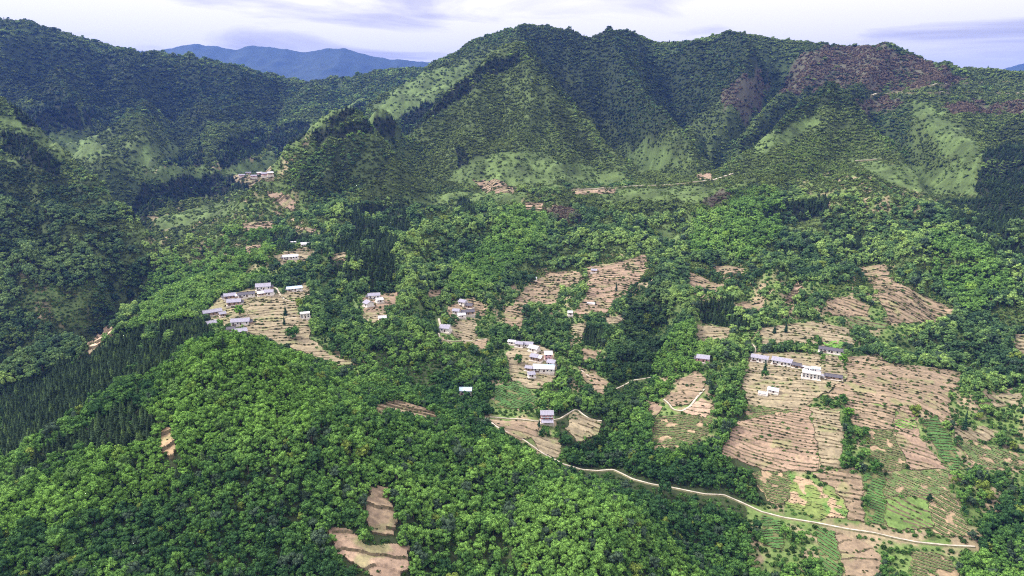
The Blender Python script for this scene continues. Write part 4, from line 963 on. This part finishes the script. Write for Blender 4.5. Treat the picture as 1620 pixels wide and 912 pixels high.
def proto_collection(name, parts):
    c = bpy.data.collections.new(name)
    for k, ms in enumerate(parts):
        V = []; Fc = []; mi = []; b = 0; mats = []
        for m_i, me in enumerate(ms):
            a = np.empty(len(me.vertices)*3, np.float32); me.vertices.foreach_get('co', a); V.append(a.reshape(-1, 3))
            l = np.empty(len(me.loops), np.int32); me.loops.foreach_get('vertex_index', l); Fc.append(l.reshape(-1, 3)+b); b += len(me.vertices)
            mi += [m_i]*len(me.polygons); mats.append(me.materials[0])
        me = mesh(name, np.concatenate(V), np.concatenate(Fc), mats); me.polygons.foreach_set('material_index', np.array(mi, np.int32))
        c.objects.link(bpy.data.objects.new(name, me))
    return c
PC_b = proto_collection('broadleaf_source', [(a, b) for a, b in zip(B_crown, B_trunk)])
PC_c = proto_collection('conifer_source', [(a, b) for a, b in zip(C_crown, C_trunk)])
PC_s = proto_collection('shrub_source', [(a,) for a in S_mesh])
def scatter(name, pos, scl, rot, ind, tint, coll, **props):
    me = bpy.data.meshes.new(name); m = len(pos); me.vertices.add(m); me.vertices.foreach_set('co', np.asarray(pos, np.float32).ravel())
    for nme, typ, key_, arr in (('size', 'FLOAT_VECTOR', 'vector', scl), ('turn', 'FLOAT', 'value', rot), ('pick', 'INT', 'value', ind)):
        at = me.attributes.new(nme, typ, 'POINT'); at.data.foreach_set(key_, np.asarray(arr, np.int32 if typ == 'INT' else np.float32).ravel())
    at = me.attributes.new('tint', 'FLOAT_COLOR', 'POINT'); c = np.ones((m, 4), np.float32); c[:, :3] = tint; at.data.foreach_set('color', c.ravel())
    o = ob(name, me, kind='stuff', **props)
    ng = bpy.data.node_groups.new(name, 'GeometryNodeTree')
    ng.interface.new_socket('Geometry', in_out='INPUT', socket_type='NodeSocketGeometry'); ng.interface.new_socket('Geometry', in_out='OUTPUT', socket_type='NodeSocketGeometry')
    gi = N(ng, 'NodeGroupInput'); go = N(ng, 'NodeGroupOutput'); ip = N(ng, 'GeometryNodeInstanceOnPoints')
    ci = N(ng, 'GeometryNodeCollectionInfo', transform_space='ORIGINAL'); ci.inputs['Collection'].default_value = coll; ci.inputs['Separate Children'].default_value = True; ci.inputs['Reset Children'].default_value = True
    def at_(n_, t_):
        a = N(ng, 'GeometryNodeInputNamedAttribute', data_type=t_); a.inputs['Name'].default_value = n_; return [s for s in a.outputs if s.enabled and s.name == 'Attribute'][0]
    L(ng, gi.outputs[0], ip.inputs['Points']); L(ng, ci.outputs[0], ip.inputs['Instance']); ip.inputs['Pick Instance'].default_value = True
    L(ng, at_('pick', 'INT'), ip.inputs['Instance Index']); L(ng, at_('size', 'FLOAT_VECTOR'), ip.inputs['Scale'])
    cx = N(ng, 'ShaderNodeCombineXYZ'); L(ng, at_('turn', 'FLOAT'), cx.inputs[2]); L(ng, cx.outputs[0], ip.inputs['Rotation'])
    L(ng, ip.outputs[0], go.inputs[0])
    md = o.modifiers.new('scatter', 'NODES'); md.node_group = ng
    return o

# ------------------------------------------------------------------ where the trees stand
def cand_near(sp, r0, r1):
    g = np.arange(-r1, r1, sp); X, Y = np.meshgrid(g, np.arange(0, r1, sp*.87)); X = X+(np.arange(X.shape[0]) % 2)[:, None]*sp*.5
    X = X+RNG.uniform(-.34, .34, X.shape)*sp; Y = Y+RNG.uniform(-.34, .34, Y.shape)*sp
    r = np.hypot(X, Y); a = np.abs(np.arctan2(X, Y)); k = (r > r0) & (r <= r1) & (a < radians(47.5)); return X[k], Y[k]
def cand_far(q, r0, r1):
    la = np.arange(math.log(r0), math.log(r1), q); aa = np.arange(radians(-43), radians(43), q); A_, R_ = np.meshgrid(aa, la)
    A_ = A_+RNG.uniform(-.45, .45, A_.shape)*q; R_ = np.exp(R_+RNG.uniform(-.45, .45, R_.shape)*q)
    return (R_*np.sin(A_)).ravel(), (R_*np.cos(A_)).ravel()
R_SPLIT = 640; QF = .0048
nx, ny = cand_near(3.7, 215, R_SPLIT); fx_, fy_ = cand_far(QF, R_SPLIT, 1150); f2x, f2y = cand_far(.0035, 1150, 3300)
fx_ = np.concatenate([fx_, f2x]); fy_ = np.concatenate([fy_, f2y])
TX = np.concatenate([nx, fx_]); TY = np.concatenate([ny, fy_]); TR = np.hypot(TX, TY)
SPC = np.where(TR < R_SPLIT, 3.7, np.where(TR < 1150, TR*QF, TR*.0035))
TZ = hgt(TX, TY)
# keep only ground that could be looked at (with a wide margin to every side)
def horizon_mask(x, y, z, tol):
    r = np.hypot(x, y); a = np.arctan2(x, y); ui = (a-AZ0)/(AZ1-AZ0)*(NA-1); vi = (np.log(r)-math.log(R0))/(math.log(R1)-math.log(R0))*(NR-1)
    slope = H/GR; mx = np.maximum.accumulate(slope, axis=1)
    return (z+tol)/r > bil(mx, ui, vi-2)-.004
keep = horizon_mask(TX, TY, TZ, 14)
px_, py_, dp_ = project(TX, TY, TZ)
keep &= (px_ > -260) & (px_ < 1900) & (py_ < 1060)
TX, TY, TZ, TR, SPC, px_ = [a[keep] for a in (TX, TY, TZ, TR, SPC, px_)]
# open ground: fields, roads, houses, and the strip on the camera's side that a tree would hide
def away(x, y, d): r = np.hypot(x, y); return x*(1+d/r), y*(1+d/r)
blocked = np.zeros(len(TX), bool)
for d in (0, 4, 9):
    ax, ay = away(TX, TY, d); ax = ax+4*fbm(TX, TY, 12, 3, 997); ay = ay+4*fbm(TX, TY, 12, 3, 998)
    blocked |= any_in([p for p in fpoly if len(p) > 3], ax, ay)
for P, wd, lb in roads:
    for k in range(0, len(P), 2):
        dx = TX-P[k, 0]; dy = TY-P[k, 1]; near = (np.abs(dx) < 48) & (np.abs(dy) < 48)
        if not near.any(): continue
        i = np.where(near)[0]; r = np.hypot(P[k, 0], P[k, 1]); ux, uy = P[k, 0]/r, P[k, 1]/r
        al = dx[i]*ux+dy[i]*uy; la = np.abs(dx[i]*uy-dy[i]*ux)
        tail = 11+9*float(fbm(P[k, 0], P[k, 1], 22, 2, 995) > -.12) if r < 520 else 13 if r < 1100 else 42
        blocked[i[(al > -tail) & (al < wd*.5+2.2) & (la < wd*.5+2.4)]] = True
for (x, y, rad, dist) in clear_discs:
    r = hypot(x, y); ux, uy = x/r, y/r; dx = TX-x; dy = TY-y
    al = dx*ux+dy*uy; la = np.abs(dx*uy-dy*ux)
    blocked |= (la < rad+1) & (al > -12) & (al < 7)
wx_, wy_ = wob(TX, TY, 6, 30)
con = any_in(CONIFER, *wobc(TX, TY)) & ~any_in(BROAD, wx_, wy_)
gra = any_in(GRASS, wx_, wy_) & ~con; pur = any_in(PURPLE, wx_, wy_) & ~con
gra &= RNG.random(len(TX)) > .06
bri = any_in(BRIGHT, *wob(TX, TY, 18, 60))
dens = RNG.random(len(TX)); cl = fbm(TX, TY, 50, 3, 901); farT = sst(TR, 950, 1400)
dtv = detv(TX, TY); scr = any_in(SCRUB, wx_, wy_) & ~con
gap = (gra & (dens > .06+.85*sst(fbm(TX, TY, 28, 3, 987), .12, .4))) | (pur & (dens > .42+.2*(cl > .1)))
# scattered clearings and shrubby slopes on the high mountains
ridge = sst(dtv, -.5, .9)
clus = fbm(TX, TY, 30, 3, 985)
gap |= scr & (dens < .30+.55*ridge+.9*clus)
gap |= (~con) & (farT > .5) & (dens < .08+.35*ridge+.35*fbm(TX, TY, 30, 3, 985))
opn = any_in(OPEN, wx_, wy_) & ~con; gap |= opn & ((dens < .45) | (fbm(TX, TY, 24, 3, 979) > .1))
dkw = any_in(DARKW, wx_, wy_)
mead = fbm(TX, TY, 46, 3, 977)
gap |= (~con) & (farT < .95) & (TR > 520) & (mead > .12) & (dens < .88) & ~bri
gap |= (~con) & (TR < 560) & (mead > .42) & (dens < .5)
# lone conifers sprinkled through the broadleaf woods
con &= ~((TR > 560) & (fbm(TX, TY, 38, 3, 983) > .22)) | (px_ < 200)
cmix = (~con) & ((RNG.random(len(TX)) < .03+.05*(fbm(TX, TY, 80, 2, 911) > .25)) | ((fbm(TX, TY, 70, 3, 915) > .47) & (farT < .5) & (TR > 600) & (dens < .7)))
ok = ~blocked & ~gap
def tints(x, y, r, kind):
    m = len(x); a = fbm(x, y, 120, 3, 921)[:, None]; b = fbm(x, y, 26, 2, 931)[:, None]; u = RNG.random((m, 1)); u2 = RNG.random((m, 1))
    if kind == 'c':
        c = np.array([.020,.036,.016])*(.7+.7*u)*(1+.4*b); return np.where(u2 > .93, np.array([.05,.085,.025]), c)
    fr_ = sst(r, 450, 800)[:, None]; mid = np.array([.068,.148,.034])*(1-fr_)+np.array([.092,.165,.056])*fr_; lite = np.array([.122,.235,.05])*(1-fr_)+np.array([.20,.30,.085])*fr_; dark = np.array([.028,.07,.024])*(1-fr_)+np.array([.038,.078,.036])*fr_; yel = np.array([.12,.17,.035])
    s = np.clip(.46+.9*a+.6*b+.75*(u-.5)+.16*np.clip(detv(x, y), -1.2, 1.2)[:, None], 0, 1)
    c = np.where(s < .5, dark+(mid-dark)*s*2, mid+(lite-mid)*(s-.5)*2)
    c = np.where(u2 > .975, yel, c); return np.where(u2 < .06, np.array([.045,.075,.045]), c)
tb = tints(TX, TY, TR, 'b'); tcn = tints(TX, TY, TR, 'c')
bm = np.where(bri, 1.0, 0.0)[:, None]
tb = tb*(1-bm*.5)+bm*.5*np.array([.115,.23,.038])*(.7+.6*RNG.random((len(TX), 1)))
olive = farT[:, None]*sst(fbm(TX, TY, 260, 3, 941), -.1, .35)[:, None]
tb = tb*(1-.55*olive)+.55*olive*np.array([.085,.10,.032])
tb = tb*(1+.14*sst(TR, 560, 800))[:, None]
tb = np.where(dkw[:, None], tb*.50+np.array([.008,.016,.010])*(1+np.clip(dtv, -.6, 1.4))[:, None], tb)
tb = np.where(scr[:, None], tb*.45+np.array([.11,.145,.036])*.55*(.7+.6*RNG.random((len(TX), 1))), tb)
tb = np.where(pur[:, None], tb*.5+np.array([.078,.062,.048])*.5, tb)
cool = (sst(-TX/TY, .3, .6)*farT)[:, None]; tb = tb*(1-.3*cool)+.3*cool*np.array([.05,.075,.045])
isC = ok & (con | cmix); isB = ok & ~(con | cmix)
msz = np.exp(RNG.normal(0, .27, len(TX))).clip(.45, 1.75)*(1+.35*cl)
bs = SPC/3.7*msz*.92*(1-.28*farT)*(1+.12*sst(TR, 600, 700)*(1-farT)); bscale = np.stack([bs, bs, bs*RNG.uniform(.8, 1.15, len(TX))*(1-.38*farT)], -1)
cs = SPC/3.7*np.exp(RNG.normal(-.08, .26, len(TX))).clip(.4, 1.5); cscale = np.stack([cs*1.22, cs*1.22, cs*RNG.uniform(.7, 1.1, len(TX))*(1-.3*farT)], -1)
rot = RNG.uniform(0, 2*pi, len(TX)); pick = RNG.integers(0, NV, len(TX))
ppx, ppy, pdp = project(TX, TY, TZ+4)
fr = (ppx > -4) & (ppx < 1624) & (ppy < 916) & (ppy > 0)
def nearest(maskk, cnt):
    i = np.where(maskk & fr)[0]; return i[np.argsort(pdp[i])][:cnt]
nb = nearest(isB, 296); ncf = nearest(isC, 290)
def make_tree(name, crown, trunk, loc, rz, sc, tint, label, cat, group):
    t = thing(name, label, cat, loc, rz, group); t.scale = sc
    c = ob('crown', crown, t); c['tint'] = [float(q) for q in tint]
    ob('trunk', trunk, t); return t
def zone(i):
    x = ppx[i]; return 'left' if x < 540 else 'middle' if x < 1060 else 'right'
for i in nb:
    z_ = zone(i)
    lum = tb[i][1]; hue = tb[i][0]/tb[i][1]; cw = 'yellowish' if hue > .6 else 'bright light green' if lum > .2 else 'fresh green' if lum > .14 else 'mid green' if lum > .09 else 'dark green'
    sw = 'large' if bscale[i][0] > 1.08 else 'small' if bscale[i][0] < .78 else 'middle-sized'
    hz = int((ppx[i]-0)//135); vz = 'bottom row' if ppy[i] > 840 else 'second row' if ppy[i] > 780 else 'upper slope'
    where = ['by the left edge','in the lower left wood','in the lower left wood','left of the bare rectangular field','by the winding bare field','right of the bare rectangular field','under the brick house','at the near hill foot','in the gully','below the farmland road','below the farmland road','in the lower right corner','in the lower right corner'][max(0, min(12, hz))]
    lb = f'{sw} {cw} tree {where}, {vz}'; z_ = f'{sw} {cw} trees {vz} {where}'
    {'left': 'round leafy green tree in the dense wood filling the lower left corner', 'middle': 'round leafy green tree in the dense wood along the middle of the bottom edge', 'right': 'x'}
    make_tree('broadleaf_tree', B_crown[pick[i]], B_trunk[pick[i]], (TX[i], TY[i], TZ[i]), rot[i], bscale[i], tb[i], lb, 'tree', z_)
for i in ncf:
    z_ = 'on the dark plantation slope' if con[i] else 'among broadleaf trees'
    sw = 'tall' if cscale[i][2] > 1.1 else 'short' if cscale[i][2] < .88 else 'medium-height'
    where = ['by the left edge','left of the near crest','behind the near hill','below the orange clearing','by the winding field','by the bare rectangular field','under the brick house','near hill foot','in the gully','below the farmland','below the farmland','lower right','lower right'][max(0, min(12, int(ppx[i]//135)))]
    z_ = ('lower ' if ppy[i] > 740 else 'middle ' if ppy[i] > 650 else 'upper ')+z_.replace('on the ', 'part of ')+', '+where if con[i] else z_+', '+where
    make_tree('conifer_tree', C_crown[pick[i]], C_trunk[pick[i]], (TX[i], TY[i], TZ[i]), rot[i], cscale[i], tcn[i], (sw+' conifer in the ' if con[i] else sw+' dark conifer ')+z_, 'conifer', sw+' conifers '+z_)
rb = isB.copy(); rb[nb] = False; rc_ = isC.copy(); rc_[ncf] = False
def put(name, m_, scl, tint, coll, label): scatter(name, np.stack([TX[m_], TY[m_], TZ[m_]-.2], -1), scl[m_], rot[m_], pick[m_], tint[m_], coll, label=label, category='woodland')
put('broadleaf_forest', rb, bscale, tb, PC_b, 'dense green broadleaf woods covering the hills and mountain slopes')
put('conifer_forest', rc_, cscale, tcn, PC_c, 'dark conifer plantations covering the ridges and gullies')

# single trees that stand out
def lone(px, py, hpx, kind, tint, label, wide=1.0):
    p = hit(px, py); s = hpx*np.linalg.norm(p)/F/(8.0 if kind == 'c' else 6.0); k = int(RNG.integers(0, NV))
    make_tree('conifer_tree' if kind == 'c' else 'broadleaf_tree', (C_crown if kind == 'c' else B_crown)[k], (C_trunk if kind == 'c' else B_trunk)[k], (p[0], p[1], p[2]), RNG.uniform(0, 6), (s*wide, s*wide, s), tint, label, 'conifer' if kind == 'c' else 'tree', None)
DK = (.014,.035,.017); MD = (.04,.10,.022); LT = (.09,.20,.03)
for a in [(1210,590,24,'c',DK,'slim dark conifer between the two long grey roofed farmhouses'),(1525,682,30,'c',DK,'tall slim dark conifer in the weeds at the right edge of the farmland',.8),
 (1210,600,12,'b',MD,'round dark bush tree at the foot of the slim farmhouse conifer'),(861,675,0.1,'c',DK,'') ,
 (853,676,16,'c',DK,'small pointed dark conifer left of the red walled house',.8),(452,500,18,'c',DK,'dark conifer in the hamlet fields above the narrow lane',1.2),(450,515,14,'c',DK,'dark conifer in the hamlet fields below the narrow lane',1.2),
 (463,538,20,'b',MD,'large round dark tree in the hamlet fields above the near wooded crest',1.4),(380,502,16,'b',LT,'bright round tree in the middle of the ridge hamlet',1.2),(348,522,15,'b',LT,'bright green tree beside the low half hidden hamlet house'),
 (820,577,16,'b',MD,'round green tree in the central village yard',1.3),(1368,692,10,'b',MD,'small green tree left of the dense crop rows'),(1330,640,14,'b',MD,'green tree in the middle of the farmland below the white house',1.2),
 (1369,688,12,'b',MD,'dark round bush at the top left of the dense crop rows'),(1386,752,20,'b',MD,'dark leafy tree at the top of the dark green vegetable strip',1.0),(1470,795,10,'b',DK,'small dark bush where the light terraces meet the curved rows'),
 (1302,572,10,'b',LT,'small light tree left of the white walled farmhouse'),(1333,577,14,'b',LT,'bright bush below the right end of the white walled farmhouse',1.2),(1311,615,10,'b',MD,'small bush right below the white flat roofed house'),
 (975,462,16,'c',DK,'slender dark tree on the right side of the central hillside',.9),(895,467,14,'c',DK,'pointed dark tree at the top of the wooded gully on the hillside',.9),
 (1342,660,13,'b',LT,'bushy green tree on the boundary of the small brown plot',1.2),(1347,735,14,'b',MD,'bushy tree at the lower end of the weedy boundary strip',1.2),(1225,528,14,'c',DK,'small dark cone shaped tree in the tan field above the hedge',1.3),(1243,527,16,'c',DK,'second dark cone shaped tree in the tan field above the hedge',1.3)]:
    if a[5]: lone(*a)
# wooded strips that stand inside the farmland
extra = []
for pl, cnt, tn, kk in [([(1335,650),(1345,650),(1352,740),(1335,742)], 26, MD, 'weedy'), ([(1200,548),(1300,535),(1300,548),(1210,556)], 46, MD, 'hedge'), ([(825,500),(850,480),(880,485),(893,465),(922,452),(925,470),(905,510),(905,545),(860,550),(830,530)], 0, MD, 'g')]:
    P = hitline(pl)
    for _ in range(cnt*8):
        if cnt <= 0: break
        x = RNG.uniform(P[:, 0].min(), P[:, 0].max()); y = RNG.uniform(P[:, 1].min(), P[:, 1].max())
        if inside(P, np.array([x]), np.array([y]))[0]: extra.append((x, y, float(hgt(x, y)), RNG.uniform(.35, .8), tn)); cnt -= 1

# ------------------------------------------------------------------ shrubs on the mountain slopes, tufts on the terrace ledges, undergrowth
sx, sy = cand_far(.0036, 850, 3000); sz = hgt(sx, sy); kk = horizon_mask(sx, sy, sz, 6)
p1, p2, _ = project(sx, sy, sz); kk &= (p1 > -60) & (p1 < 1680)
sx, sy, sz = sx[kk], sy[kk], sz[kk]; ww = wob(sx, sy, 6, 30)
g_ = any_in(GRASS, *ww); pu_ = any_in(PURPLE, *ww); c_ = any_in(CONIFER, *wobc(sx, sy)) & ~any_in(BROAD, *ww); fd = any_in([p for p in fpoly if len(p) > 3], sx, sy)
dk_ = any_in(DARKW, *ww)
kk = ~c_ & ~fd & (RNG.random(len(sx)) < np.where(g_, .35+.9*fbm(sx, sy, 26, 3, 989), .85))
sx, sy, sz, g_, pu_, dk_ = sx[kk], sy[kk], sz[kk], g_[kk], pu_[kk], dk_[kk]; m = len(sx); sr = np.hypot(sx, sy)
st = np.where(g_[:, None], np.array([.085,.13,.038]), np.array([.085,.12,.036]))*(.6+.8*RNG.random((m, 1)))*(1+.6*fbm(sx, sy, 60, 3, 951)[:, None])
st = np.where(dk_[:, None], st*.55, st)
st = np.where(pu_[:, None], np.array([.10,.078,.055])*(.7+.6*RNG.random((m, 1))), st)
ss = sr*.0034*RNG.uniform(.5, 1.2, m)*np.where(g_, .7, 1.0)
scatter('mountain_shrubs', np.stack([sx, sy, sz-.3], -1), np.stack([ss, ss, ss*.85], -1), RNG.uniform(0, 6.28, m), RNG.integers(0, NV, m), st, PC_s, label='low green and purplish scrub on the mountain slopes', category='scrub')
tp = np.concatenate(tuft_pts); tr = np.hypot(tp[:, 0], tp[:, 1]); m = len(tp)
ts = np.clip(tr*.0016, .5, 4)*RNG.uniform(.5, 1.5, m)*np.where(tp[:, 3] > 0, 1.0, .7)
u = RNG.random((m, 1)); tt = np.where(u < .6, np.array([.040,.050,.020]), np.where(u < .85, np.array([.06,.10,.025]), np.array([.13,.13,.05])))*(.7+.6*RNG.random((m, 1)))
scatter('grass_tufts', tp[:, :3], np.stack([ts*1.3, ts, ts*.75], -1), np.arctan2(tp[:, 0], tp[:, 1])*-1+RNG.uniform(-.4, .4, m), RNG.integers(0, NV, m), tt, PC_s, label='dark grass tufts and weeds on the terrace ledges', category='weeds')
# bushes round the rims of fields, roads and in the woodland floor
ux, uy = cand_near(4.2, 215, 1000); uz = hgt(ux, uy); p1, p2, _ = project(ux, uy, uz); kk = (p1 > -240) & (p1 < 1880) & (p2 < 980) & horizon_mask(ux, uy, uz, 5)
ux, uy, uz = ux[kk], uy[kk], uz[kk]
blk = any_in([p for p in fpoly if len(p) > 3], ux+7*fbm(ux, uy, 16, 3, 991), uy+7*fbm(ux, uy, 16, 3, 992)) & (RNG.random(len(ux)) > .025)
for P, wd, lb in roads:
    for k in range(0, len(P), 2):
        blk |= (np.abs(ux-P[k, 0]) < wd*.5+1.8) & (np.abs(uy-P[k, 1]) < wd*.5+1.8)
for (x, y, rad, dist) in clear_discs: blk |= (np.hypot(ux-x, uy-y) < rad+1)
ux, uy, uz = ux[~blk], uy[~blk], uz[~blk]; m = len(ux); us_ = RNG.uniform(1.0, 2.6, m)
if extra:
    E = np.array([[e[0], e[1], e[2]] for e in extra]); ux = np.append(ux, E[:, 0]); uy = np.append(uy, E[:, 1]); uz = np.append(uz, E[:, 2]); us_ = np.append(us_, RNG.uniform(2.2, 3.6, len(E))); m = len(ux)
ut = np.array([.045,.095,.022])*(.5+1.1*RNG.random((m, 1)))*(1+.5*fbm(ux, uy, 30, 2, 961)[:, None])
scatter('undergrowth', np.stack([ux, uy, uz-.2], -1), np.stack([us_, us_, us_*RNG.uniform(.7, 1.3, m)], -1), RNG.uniform(0, 6.28, m), RNG.integers(0, NV, m), ut, PC_s, label='leafy undergrowth and bushes beside the fields and roads', category='undergrowth')
print('trees', isB.sum(), isC.sum(), 'tufts', len(tp), 'under', m, 'shrub', len(sx))

# ------------------------------------------------------------------ haze
hm = bpy.data.materials.new('haze_material'); hm.use_nodes = True; t = hm.node_tree; t.nodes.clear()
vo = N(t, 'ShaderNodeVolumePrincipled'); vo.inputs['Color'].default_value = (.10,.22,.74,1); vo.inputs['Density'].default_value = HAZE; vo.inputs['Anisotropy'].default_value = .2
mo = N(t, 'ShaderNodeOutputMaterial'); L(t, vo.outputs[0], mo.inputs['Volume'])
hb = MB().box(-13500, 13500, -900, 16500, float(H.min())-2, 900)
ob('haze', hb.me('haze', hm), kind='stuff', label='thin blue mountain haze')
